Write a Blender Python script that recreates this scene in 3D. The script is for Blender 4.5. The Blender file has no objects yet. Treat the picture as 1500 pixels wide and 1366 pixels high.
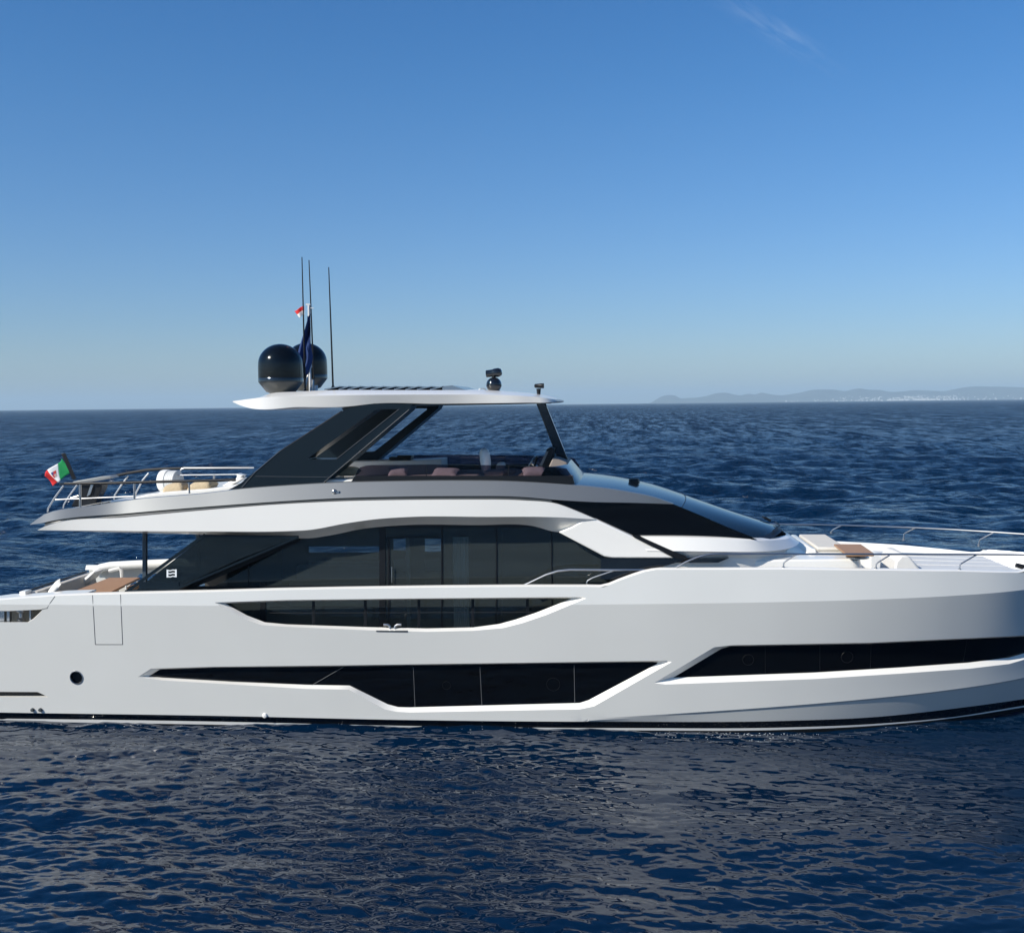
import bpy, bmesh, math, random
import numpy as np
from mathutils import Vector, Matrix
from mathutils.geometry import delaunay_2d_cdt

random.seed(7)
SC = bpy.context.scene
COL = SC.collection

# ------------------------------------------------------------------ camera
W0, H0, FPX = 1500.0, 1366.0, 1620.0
CAM = Vector((0.0, -29.2, 7.73))
YAW, PITCH, ROLL = math.radians(5.2), math.radians(3.215), 0.01067
_F = Vector((-math.sin(YAW) * math.cos(PITCH), math.cos(YAW) * math.cos(PITCH), -math.sin(PITCH)))
_R = Vector((math.cos(YAW), math.sin(YAW), 0))
_U = _R.cross(_F)
cam_d = bpy.data.cameras.new('camera')
cam_d.sensor_width = 36
cam_d.sensor_fit = 'HORIZONTAL'
cam_d.lens = FPX / W0 * 36
cam_d.clip_start = 0.1
cam_d.clip_end = 60000
cam = bpy.data.objects.new('camera', cam_d)
COL.objects.link(cam)
_Rc = _R * math.cos(ROLL) - _U * math.sin(ROLL)
_Uc = _R * math.sin(ROLL) + _U * math.cos(ROLL)
M = Matrix((_Rc, _Uc, -_F)).transposed().to_4x4()
M.translation = CAM
cam.matrix_world = M
SC.camera = cam

# ------------------------------------------------------------------ sky, sun, exposure
SUN_DIR = Vector((-0.66, -0.50, 0.56)).normalized()      # towards the sun
SUN_EL = math.asin(SUN_DIR.z)
SUN_AZ = math.atan2(SUN_DIR.x, SUN_DIR.y)                # from +Y, clockwise
world = bpy.data.worlds.new('World')
SC.world = world
world.use_nodes = True
nt = world.node_tree
nt.nodes.clear()
wo = nt.nodes.new('ShaderNodeOutputWorld')
bg = nt.nodes.new('ShaderNodeBackground')
sky = nt.nodes.new('ShaderNodeTexSky')
sky.sky_type = 'NISHITA'
sky.sun_disc = False
sky.sun_elevation = SUN_EL
sky.sun_rotation = SUN_AZ
sky.air_density = 1.0
sky.dust_density = 0.6
sky.ozone_density = 2.2
hs = nt.nodes.new('ShaderNodeHueSaturation')
hs.inputs['Saturation'].default_value = 1.08
nt.links.new(sky.outputs[0], hs.inputs['Color'])
# clear polarised Mediterranean blue: the sky's own tint by height
tc0 = nt.nodes.new('ShaderNodeTexCoord')
sx = nt.nodes.new('ShaderNodeSeparateXYZ')
nt.links.new(tc0.outputs['Generated'], sx.inputs[0])
tr0 = nt.nodes.new('ShaderNodeValToRGB')
tr0.color_ramp.interpolation = 'B_SPLINE'
for k, (p, c) in enumerate(((0, (.68, .82, 1.02)), (.07, (.50, .65, .92)), (.23, (.36, .68, .96)), (.34, (.27, .645, .97)), (1, (.25, .62, .97)))):
    e = tr0.color_ramp.elements[k] if k < 2 else tr0.color_ramp.elements.new(p)
    e.position = p; e.color = (*c, 1)
nt.links.new(sx.outputs['Z'], tr0.inputs[0])
ty = nt.nodes.new('ShaderNodeMixRGB'); ty.blend_type = 'MULTIPLY'; ty.inputs[0].default_value = 1
nt.links.new(hs.outputs[0], ty.inputs[1]); nt.links.new(tr0.outputs[0], ty.inputs[2])
# thin high cirrus wisps: part of the sky itself, placed by direction
tc = nt.nodes.new('ShaderNodeTexCoord')
def _skydir(px, py):
    return (_F + _Rc * ((px - 750) / FPX) - _Uc * ((py - 683) / FPX)).normalized()
_c = _skydir(1140, 48)
_e1 = (_skydir(1190, 79) - _skydir(1090, 17)).normalized()     # along the wisp
_e2 = _c.cross(_e1).normalized()                               # across it
def _dot(v, off):
    n = nt.nodes.new('ShaderNodeVectorMath'); n.operation = 'DOT_PRODUCT'; n.inputs[1].default_value = v
    nt.links.new(tc.outputs['Generated'], n.inputs[0])
    a = nt.nodes.new('ShaderNodeMath'); a.operation = 'SUBTRACT'; a.inputs[1].default_value = off
    nt.links.new(n.outputs['Value'], a.inputs[0]); return a
d1, d2 = _dot(_e1, _c.dot(_e1)), _dot(_e2, _c.dot(_e2))
cmb = nt.nodes.new('ShaderNodeCombineXYZ')
for k, (d, sc_) in enumerate(((d1, 22.0), (d2, 120.0))):
    m_ = nt.nodes.new('ShaderNodeMath'); m_.operation = 'MULTIPLY'; m_.inputs[1].default_value = sc_
    nt.links.new(d.outputs[0], m_.inputs[0]); nt.links.new(m_.outputs[0], cmb.inputs[k])
nz = nt.nodes.new('ShaderNodeTexNoise')
nz.inputs['Scale'].default_value = 1.0
nz.inputs['Detail'].default_value = 7
nz.inputs['Roughness'].default_value = 0.6
nz.inputs['Distortion'].default_value = 0.6
nt.links.new(cmb.outputs[0], nz.inputs['Vector'])
cr = nt.nodes.new('ShaderNodeValToRGB')
cr.color_ramp.elements[0].position = 0.42
cr.color_ramp.elements[1].position = 0.80
nt.links.new(nz.outputs['Fac'], cr.inputs[0])
def _fall(d, w):
    a = nt.nodes.new('ShaderNodeMath'); a.operation = 'ABSOLUTE'; nt.links.new(d.outputs[0], a.inputs[0])
    r = nt.nodes.new('ShaderNodeMapRange'); r.interpolation_type = 'SMOOTHSTEP'
    r.inputs['From Min'].default_value = 0; r.inputs['From Max'].default_value = w
    r.inputs['To Min'].default_value = 1; r.inputs['To Max'].default_value = 0
    nt.links.new(a.outputs[0], r.inputs['Value']); return r
f1, f2 = _fall(d1, .075), _fall(d2, .014)
mm0 = nt.nodes.new('ShaderNodeMath'); mm0.operation = 'MULTIPLY'
nt.links.new(f1.outputs[0], mm0.inputs[0]); nt.links.new(f2.outputs[0], mm0.inputs[1])
mm1 = nt.nodes.new('ShaderNodeMath'); mm1.operation = 'MULTIPLY'; mm1.inputs[1].default_value = .19
nt.links.new(mm0.outputs[0], mm1.inputs[0])
mm = nt.nodes.new('ShaderNodeMath'); mm.operation = 'MULTIPLY'
nt.links.new(cr.outputs[0], mm.inputs[0]); nt.links.new(mm1.outputs[0], mm.inputs[1])
mx = nt.nodes.new('ShaderNodeMixRGB')
mx.inputs[2].default_value = (6.5, 7.2, 8.2, 1)
nt.links.new(mm.outputs[0], mx.inputs[0])
nt.links.new(ty.outputs[0], mx.inputs[1])
nt.links.new(mx.outputs[0], bg.inputs['Color'])
bg.inputs['Strength'].default_value = 0.085
nt.links.new(bg.outputs[0], wo.inputs[0])

sun_d = bpy.data.lights.new('sun', 'SUN')
sun_d.energy = 4.0
sun_d.angle = math.radians(0.5)
sun_d.color = (1.0, 0.93, 0.82)
sun = bpy.data.objects.new('sun', sun_d)
COL.objects.link(sun)
sun.rotation_euler = (-SUN_DIR).to_track_quat('-Z', 'Y').to_euler()
sun.location = (-20, -20, 40)

SC.view_settings.view_transform = 'Standard'
SC.view_settings.look = 'None'
SC.view_settings.exposure = 0.6
SC.view_settings.gamma = 1
SC.cycles.use_denoising = True
SC.cycles.max_bounces = 10
SC.cycles.transparent_max_bounces = 16
SC.cycles.caustics_reflective = True
SC.cycles.blur_glossy = 0.6
SC.cycles.caustics_refractive = False
SC.cycles.sample_clamp_indirect = 6

SEA_Z = -0.19

# ------------------------------------------------------------------ helpers
def ray(px, py):
    u, v = px - W0 / 2, py - H0 / 2
    return _F + _Rc * (u / FPX) - _Uc * (v / FPX)

def at(px, py, y):
    d = ray(px, py)
    return CAM + d * ((y - CAM.y) / d.y)

def atz(px, py, z):
    d = ray(px, py)
    return CAM + d * ((z - CAM.z) / d.z)

def hermite(xs, ys, x):
    n = len(xs)
    if x <= xs[0]: return ys[0]
    if x >= xs[-1]: return ys[-1]
    i = max(k for k in range(n - 1) if xs[k] <= x)
    def tan(k):
        if k == 0: return (ys[1] - ys[0]) / (xs[1] - xs[0])
        if k == n - 1: return (ys[-1] - ys[-2]) / (xs[-1] - xs[-2])
        a = (ys[k] - ys[k-1]) / (xs[k] - xs[k-1]); b = (ys[k+1] - ys[k]) / (xs[k+1] - xs[k])
        if a * b <= 0: return 0.0
        wa, wb = xs[k+1] - xs[k], xs[k] - xs[k-1]
        return (a * wa + b * wb) / (wa + wb)
    h = xs[i+1] - xs[i]; t = (x - xs[i]) / h
    m0, m1 = tan(i) * h, tan(i+1) * h
    return ((2*t**3 - 3*t*t + 1) * ys[i] + (t**3 - 2*t*t + t) * m0
            + (-2*t**3 + 3*t*t) * ys[i+1] + (t**3 - t*t) * m1)

def curve_pts(ctrl, n):
    """ctrl: (px, py, y) with px monotonic; n 3-D points evenly along px, smooth."""
    ctrl = sorted(ctrl)
    xs = [c[0] for c in ctrl]
    out = []
    for i in range(n):
        px = xs[0] + (xs[-1] - xs[0]) * i / (n - 1)
        out.append(at(px, hermite(xs, [c[1] for c in ctrl], px), hermite(xs, [c[2] for c in ctrl], px)))
    return out

class MB:
    def __init__(self):
        self.v, self.f = [], []
    def add(self, pts, faces):
        o = len(self.v)
        self.v += [tuple(p) for p in pts]
        self.f += [tuple(i + o for i in f) for f in faces]
        return self
    def quad(self, a, b, c, d):
        return self.add([a, b, c, d], [(0, 1, 2, 3)])
    def strip(self, A, B):
        n = len(A)
        return self.add(list(A) + list(B), [(i, i+1, n+i+1, n+i) for i in range(n-1)])
    def loft(self, rings, closed=True, caps=True):
        m = len(rings[0]); pts = [p for r in rings for p in r]; fs = []
        for k in range(len(rings) - 1):
            for i in range(m if closed else m - 1):
                j = (i + 1) % m
                fs.append((k*m+i, k*m+j, (k+1)*m+j, (k+1)*m+i))
        if caps:
            fs.append(tuple(reversed(range(m)))); fs.append(tuple((len(rings)-1)*m+i for i in range(m)))
        return self.add(pts, fs)
    def prism(self, ring, vec):
        vec = Vector(vec)
        return self.loft([[Vector(p) for p in ring], [Vector(p) + vec for p in ring]])
    def plate(self, pxs, y0, y1):
        """polygon given in picture points on the plane y0, extruded along Y to y1."""
        ring = [at(a, b, y0) for a, b in pxs]
        return self.prism(ring, (0, y1 - y0, 0))
    def box(self, c, s, rot=None):
        c = Vector(c); pts = []
        for sx in (-.5, .5):
            for sy in (-.5, .5):
                for sz in (-.5, .5):
                    p = Vector((sx*s[0], sy*s[1], sz*s[2]))
                    if rot is not None: p = rot @ p
                    pts.append(c + p)
        return self.add(pts, [(0,1,3,2),(4,6,7,5),(0,4,5,1),(2,3,7,6),(0,2,6,4),(1,5,7,3)])
    def tube(self, pts, r, seg=8, caps=True):
        pts = [Vector(p) for p in pts]
        rr = r if isinstance(r, (list, tuple)) else [r] * len(pts)
        rings = []; prev = None
        for i, p in enumerate(pts):
            a = pts[max(i-1, 0)]; b = pts[min(i+1, len(pts)-1)]
            t = (b - a).normalized()
            if prev is None:
                up = Vector((0, 0, 1)) if abs(t.z) < .9 else Vector((1, 0, 0))
                n = (up - t * up.dot(t)).normalized()
            else:
                n = (prev - t * prev.dot(t)).normalized()
            prev = n; bn = t.cross(n)
            rings.append([p + (n * math.cos(2*math.pi*k/seg) + bn * math.sin(2*math.pi*k/seg)) * rr[i] for k in range(seg)])
        return self.loft(rings, True, caps)
    def lathe(self, c, prof, seg=32, axis='z'):
        """prof: (radius, height) list."""
        c = Vector(c); rings = []
        for r, h in prof:
            r = max(r, 1e-4)
            ring = []
            for k in range(seg):
                a = 2*math.pi*k/seg
                if axis == 'z': ring.append(c + Vector((r*math.cos(a), r*math.sin(a), h)))
                elif axis == 'y': ring.append(c + Vector((r*math.sin(a), h, r*math.cos(a))))
                else: ring.append(c + Vector((h, r*math.cos(a), r*math.sin(a))))
            rings.append(ring)
        return self.loft(rings)
    def mirror(self):
        n = len(self.v)
        self.v += [(x, -y, z) for x, y, z in self.v]
        self.f += [tuple(n + i for i in reversed(f)) for f in self.f]
        return self

def mesh_obj(name, mb, mat, parent=None, bevel=0.0, sharp=32, smooth=True, recalc=True, solid=0.0):
    me = bpy.data.meshes.new(name)
    me.from_pydata(mb.v, [], mb.f)
    if recalc:
        bm = bmesh.new(); bm.from_mesh(me)
        bmesh.ops.remove_doubles(bm, verts=bm.verts, dist=1e-4)
        bmesh.ops.recalc_face_normals(bm, faces=bm.faces)
        bm.to_mesh(me); bm.free()
    me.materials.append(mat)
    if smooth:
        me.polygons.foreach_set('use_smooth', [True] * len(me.polygons))
        me.set_sharp_from_angle(angle=math.radians(sharp))
    o = bpy.data.objects.new(name, me)
    COL.objects.link(o)
    if parent is not None:
        o.parent = parent
        o.matrix_parent_inverse = parent_world(parent).inverted()
    if solid:
        md = o.modifiers.new('solid', 'SOLIDIFY'); md.thickness = solid; md.offset = -1
    if bevel:
        md = o.modifiers.new('bevel', 'BEVEL'); md.width = bevel; md.segments = 2
        md.limit_method = 'ANGLE'; md.angle_limit = math.radians(35); md.harden_normals = False
    return o

def parent_world(p):
    m = Matrix.Translation(p.location)
    return m

def tag(o, label=None, cat=None, group=None, kind=None):
    if label: o['label'] = label
    if cat: o['category'] = cat
    if group: o['group'] = group
    if kind: o['kind'] = kind
    return o

def thing(name, label, cat, loc, group=None):
    o = bpy.data.objects.new(name, None)
    o.empty_display_size = 0.2
    COL.objects.link(o)
    o.location = loc
    return tag(o, label, cat, group)

# ------------------------------------------------------------------ materials
def mat_new(name):
    m = bpy.data.materials.new(name); m.use_nodes = True
    return m, m.node_tree, m.node_tree.nodes['Principled BSDF']

def pbr(name, col, rough=.5, metal=0.0, coat=0.0, spec=.5, var=0.0, scale=3.0, bump=0.0, bscale=60.0):
    m, t, b = mat_new(name)
    b.inputs['Base Color'].default_value = (*col, 1)
    b.inputs['Roughness'].default_value = rough
    b.inputs['Metallic'].default_value = metal
    b.inputs['Coat Weight'].default_value = coat
    b.inputs['Coat Roughness'].default_value = 0.04
    b.inputs['Specular IOR Level'].default_value = spec
    g = t.nodes.new('ShaderNodeTexCoord')
    if var:
        n = t.nodes.new('ShaderNodeTexNoise'); n.inputs['Scale'].default_value = scale; n.inputs['Detail'].default_value = 5
        t.links.new(g.outputs['Object'], n.inputs['Vector'])
        r = t.nodes.new('ShaderNodeMapRange')
        r.inputs['From Min'].default_value = .3; r.inputs['From Max'].default_value = .7
        r.inputs['To Min'].default_value = 1 - var; r.inputs['To Max'].default_value = 1 + var
        t.links.new(n.outputs['Fac'], r.inputs['Value'])
        v = t.nodes.new('ShaderNodeVectorMath'); v.operation = 'SCALE'
        v.inputs[0].default_value = col
        t.links.new(r.outputs[0], v.inputs['Scale'])
        t.links.new(v.outputs[0], b.inputs['Base Color'])
    if bump:
        n2 = t.nodes.new('ShaderNodeTexNoise'); n2.inputs['Scale'].default_value = bscale; n2.inputs['Detail'].default_value = 3
        t.links.new(g.outputs['Object'], n2.inputs['Vector'])
        bp = t.nodes.new('ShaderNodeBump'); bp.inputs['Strength'].default_value = 1; bp.inputs['Distance'].default_value = bump
        t.links.new(n2.outputs['Fac'], bp.inputs['Height'])
        t.links.new(bp.outputs[0], b.inputs['Normal'])
    return m

def tinted(name, tint, gloss_ior=1.5, body=(0.004, 0.006, 0.007), body_w=0.3):
    """tinted glass sheet: see-through tint, mirror skin by Fresnel."""
    m = bpy.data.materials.new(name); m.use_nodes = True
    t = m.node_tree; t.nodes.clear()
    out = t.nodes.new('ShaderNodeOutputMaterial')
    tr = t.nodes.new('ShaderNodeBsdfTransparent'); tr.inputs[0].default_value = (*tint, 1)
    df = t.nodes.new('ShaderNodeBsdfDiffuse'); df.inputs[0].default_value = (*body, 1)
    m1 = t.nodes.new('ShaderNodeMixShader'); m1.inputs[0].default_value = body_w
    gl = t.nodes.new('ShaderNodeBsdfGlossy'); gl.inputs['Roughness'].default_value = .02
    fr = t.nodes.new('ShaderNodeFresnel'); fr.inputs[0].default_value = gloss_ior
    m2 = t.nodes.new('ShaderNodeMixShader')
    t.links.new(tr.outputs[0], m1.inputs[1]); t.links.new(df.outputs[0], m1.inputs[2])
    t.links.new(fr.outputs[0], m2.inputs[0]); t.links.new(m1.outputs[0], m2.inputs[1]); t.links.new(gl.outputs[0], m2.inputs[2])
    t.links.new(m2.outputs[0], out.inputs[0])
    return m

WHITE = pbr('white gelcoat', (.78, .77, .73), .28, coat=.35, var=.012, scale=.8)
HULLW = pbr('hull paint', (.58, .585, .56), .30, coat=.5, var=.02, scale=.5)
SILVER = pbr('silver paint', (.175, .185, .19), .36, metal=.35, coat=.4, var=.015, scale=.7)
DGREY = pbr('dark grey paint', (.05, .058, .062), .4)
BLACK = pbr('black gloss paint', (.006, .007, .009), .06, coat=.6)
BLACKM = pbr('black satin', (.006, .007, .009), .42, spec=.3)
NAVY = pbr('carbon blue paint', (.004, .010, .016), .34, spec=.3)
ROOFP = pbr('dark glossy roof', (.010, .016, .024), .10, spec=.35)
PANE = pbr('black window glass', (.0025, .003, .004), .03, spec=.35)
CHROME = pbr('polished steel', (.46, .46, .46), .32, metal=1.0)
TEAK = None
FABRIC = pbr('beige fabric', (.52, .49, .44), .9, var=.05, scale=12, bump=.002, bscale=220)
LFABRIC = pbr('light fabric', (.66, .65, .62), .85, var=.03, scale=6, bump=.002, bscale=220)
GFABRIC = pbr('pale grey fabric', (.56, .58, .59), .85, var=.03, scale=6, bump=.002, bscale=220)
PILLOW = pbr('pillow fabric', (.55, .50, .49), .95, var=.05, scale=10, bump=.002, bscale=200)
ROPE = pbr('rope weave', (.50, .40, .26), .9, var=.12, scale=40, bump=.02, bscale=45)
DARKIN = pbr('dark interior', (.03, .03, .028), .7)
SMOKE = tinted('smoked glass', (.52, .47, .52), 1.45, body_w=.15)
SALOON = tinted('saloon glass', (.50, .55, .55), 1.5, body=(.075, .095, .097), body_w=.30)
WINGG = tinted('wing glass', (.25, .30, .32), 1.5, body=(.012, .018, .022), body_w=.6)
ANTIF = pbr('antifouling', (.006, .007, .008), .5)

def teak_mat():
    m, t, b = mat_new('teak')
    g = t.nodes.new('ShaderNodeTexCoord')
    mpn = t.nodes.new('ShaderNodeMapping'); mpn.inputs['Scale'].default_value = (2, 40, 2)
    n = t.nodes.new('ShaderNodeTexNoise'); n.inputs['Scale'].default_value = 1.5; n.inputs['Detail'].default_value = 6
    c = t.nodes.new('ShaderNodeValToRGB')
    c.color_ramp.elements[0].color = (.30, .165, .085, 1); c.color_ramp.elements[1].color = (.40, .235, .13, 1)
    t.links.new(g.outputs['Object'], mpn.inputs[0]); t.links.new(mpn.outputs[0], n.inputs[0])
    t.links.new(n.outputs['Fac'], c.inputs[0]); t.links.new(c.outputs[0], b.inputs['Base Color'])
    b.inputs['Roughness'].default_value = .55
    return m
TEAK = teak_mat()

# ------------------------------------------------------------------ sea
def ocean_tile(N, L, rms, lmin, lmax, wind, seed, power=4.0, chop=1.0, spread=2):
    rng = np.random.default_rng(seed)
    k1 = np.fft.fftfreq(N, L / N) * 2 * np.pi
    kx, ky = np.meshgrid(k1, k1, indexing='ij')
    k = np.sqrt(kx**2 + ky**2); k[0, 0] = 1
    amp = k ** (-power / 2)
    kmin, kmax = 2*np.pi/lmax, 2*np.pi/lmin
    amp *= np.exp(-(kmin / k)**4) * np.exp(-(k / kmax)**4)
    ct = (kx * math.cos(wind) + ky * math.sin(wind)) / k
    amp *= (0.25 + 0.75 * np.abs(ct) ** spread)
    amp[0, 0] = 0
    h = (rng.normal(size=(N, N)) + 1j * rng.normal(size=(N, N))) * amp
    z = np.fft.ifft2(h).real
    s = rms / z.std()
    dx = np.fft.ifft2(-1j * h * kx / k).real * s * chop
    dy = np.fft.ifft2(-1j * h * ky / k).real * s * chop
    return z * s, dx, dy, L, N

def sample(tile, x, y):
    z, dx, dy, L, N = tile
    u = (x / L * N) % N; v = (y / L * N) % N
    i = np.floor(u).astype(int); j = np.floor(v).astype(int); a = u - i; b = v - j
    i %= N; j %= N; i2 = (i + 1) % N; j2 = (j + 1) % N
    out = []
    for g in (z, dx, dy):
        out.append(g[i, j]*(1-a)*(1-b) + g[i2, j]*a*(1-b) + g[i, j2]*(1-a)*b + g[i2, j2]*a*b)
    return out

def sea_material():
    m, t, b = mat_new('sea water')
    b.inputs['Base Color'].default_value = (.0004, .0095, .030, 1)
    b.inputs['Roughness'].default_value = .06
    b.inputs['IOR'].default_value = 1.42
    b.inputs['Specular IOR Level'].default_value = .5
    g = t.nodes.new('ShaderNodeNewGeometry')
    h = None
    for (sx, sy, amp, det, off) in ((.35, .6, .34, 3, 0), (1.3, 2.0, .11, 3, 7), (4.5, 6.5, .022, 3, 3), (13, 17, .0045, 2, 11)):
        mpn = t.nodes.new('ShaderNodeMapping')
        mpn.inputs['Scale'].default_value = (sx, sy, 1)
        mpn.inputs['Rotation'].default_value = (0, 0, .25 + off * .03)
        mpn.inputs['Location'].default_value = (off, off * 2, off)
        t.links.new(g.outputs['Position'], mpn.inputs[0])
        n = t.nodes.new('ShaderNodeTexNoise'); n.inputs['Scale'].default_value = 1; n.inputs['Detail'].default_value = det
        n.inputs['Distortion'].default_value = .4
        t.links.new(mpn.outputs[0], n.inputs['Vector'])
        mu = t.nodes.new('ShaderNodeMath'); mu.operation = 'MULTIPLY'; mu.inputs[1].default_value = amp
        t.links.new(n.outputs['Fac'], mu.inputs[0])
        if h is None: h = mu
        else:
            ad = t.nodes.new('ShaderNodeMath'); ad.operation = 'ADD'
            t.links.new(h.outputs[0], ad.inputs[0]); t.links.new(mu.outputs[0], ad.inputs[1]); h = ad
    # calm lee close to the boat, open chop beyond it: the ripple height grows away from the hull
    ln = t.nodes.new('ShaderNodeVectorMath'); ln.operation = 'DISTANCE'
    ln.inputs[1].default_value = (-2, -15, 0)
    t.links.new(g.outputs['Position'], ln.inputs[0])
    r = t.nodes.new('ShaderNodeMapRange'); r.inputs['From Min'].default_value = 14; r.inputs['From Max'].default_value = 45
    r.inputs['To Min'].default_value = .05; r.inputs['To Max'].default_value = 2.2
    t.links.new(ln.outputs['Value'], r.inputs['Value'])
    mu = t.nodes.new('ShaderNodeMath'); mu.operation = 'MULTIPLY'
    t.links.new(h.outputs[0], mu.inputs[0]); t.links.new(r.outputs[0], mu.inputs[1])
    bp = t.nodes.new('ShaderNodeBump'); bp.inputs['Strength'].default_value = 1; bp.inputs['Distance'].default_value = 1
    t.links.new(mu.outputs[0], bp.inputs['Height'])
    # open water: wave slopes at every size from gust patches down to wavelets, and rougher facets
    n = t.nodes.new('ShaderNodeTexNoise'); n.inputs['Scale'].default_value = .24; n.inputs['Detail'].default_value = 7
    n.inputs['Roughness'].default_value = .72
    mpn = t.nodes.new('ShaderNodeMapping'); mpn.inputs['Scale'].default_value = (1.9, .65, 1)
    t.links.new(g.outputs['Position'], mpn.inputs[0]); t.links.new(mpn.outputs[0], n.inputs['Vector'])
    sb = t.nodes.new('ShaderNodeVectorMath'); sb.operation = 'SUBTRACT'; sb.inputs[1].default_value = (.5, .535, .5)
    t.links.new(n.outputs['Color'], sb.inputs[0])
    ml = t.nodes.new('ShaderNodeVectorMath'); ml.operation = 'MULTIPLY'; ml.inputs[1].default_value = (2.6, 3.4, 0)
    t.links.new(sb.outputs[0], ml.inputs[0])
    r2 = t.nodes.new('ShaderNodeMapRange'); r2.inputs['From Min'].default_value = 22; r2.inputs['From Max'].default_value = 90
    t.links.new(ln.outputs['Value'], r2.inputs['Value'])
    sc2 = t.nodes.new('ShaderNodeVectorMath'); sc2.operation = 'SCALE'
    t.links.new(ml.outputs[0], sc2.inputs[0]); t.links.new(r2.outputs[0], sc2.inputs['Scale'])
    # far out: long-crested gust streaks and wave trains
    nf = t.nodes.new('ShaderNodeTexNoise'); nf.inputs['Scale'].default_value = .10; nf.inputs['Detail'].default_value = 6
    nf.inputs['Roughness'].default_value = .75
    mpf = t.nodes.new('ShaderNodeMapping'); mpf.inputs['Scale'].default_value = (3.6, .27, 1); mpf.inputs['Location'].default_value = (3, 5, 9)
    t.links.new(g.outputs['Position'], mpf.inputs[0]); t.links.new(mpf.outputs[0], nf.inputs['Vector'])
    sf = t.nodes.new('ShaderNodeVectorMath'); sf.operation = 'SUBTRACT'; sf.inputs[1].default_value = (.5, .53, .5)
    t.links.new(nf.outputs['Color'], sf.inputs[0])
    rf_ = t.nodes.new('ShaderNodeMapRange'); rf_.inputs['From Min'].default_value = 110; rf_.inputs['From Max'].default_value = 420
    t.links.new(ln.outputs['Value'], rf_.inputs['Value'])
    mf = t.nodes.new('ShaderNodeVectorMath'); mf.operation = 'MULTIPLY'; mf.inputs[1].default_value = (2.0, 6.0, 0)
    t.links.new(sf.outputs[0], mf.inputs[0])
    mf2 = t.nodes.new('ShaderNodeVectorMath'); mf2.operation = 'SCALE'
    t.links.new(mf.outputs[0], mf2.inputs[0]); t.links.new(rf_.outputs[0], mf2.inputs['Scale'])
    av0 = t.nodes.new('ShaderNodeVectorMath'); av0.operation = 'ADD'
    t.links.new(sc2.outputs[0], av0.inputs[0]); t.links.new(mf2.outputs[0], av0.inputs[1]); sc2 = av0
    av = t.nodes.new('ShaderNodeVectorMath'); av.operation = 'ADD'
    t.links.new(bp.outputs[0], av.inputs[0]); t.links.new(sc2.outputs[0], av.inputs[1])
    nv = t.nodes.new('ShaderNodeVectorMath'); nv.operation = 'NORMALIZE'
    t.links.new(av.outputs[0], nv.inputs[0])
    t.links.new(nv.outputs[0], b.inputs['Normal'])
    r3 = t.nodes.new('ShaderNodeMapRange'); r3.inputs['From Min'].default_value = 25; r3.inputs['From Max'].default_value = 140
    r3.inputs['To Min'].default_value = .05; r3.inputs['To Max'].default_value = .27
    t.links.new(ln.outputs['Value'], r3.inputs['Value']); t.links.new(r3.outputs[0], b.inputs['Roughness'])
    return m

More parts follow.
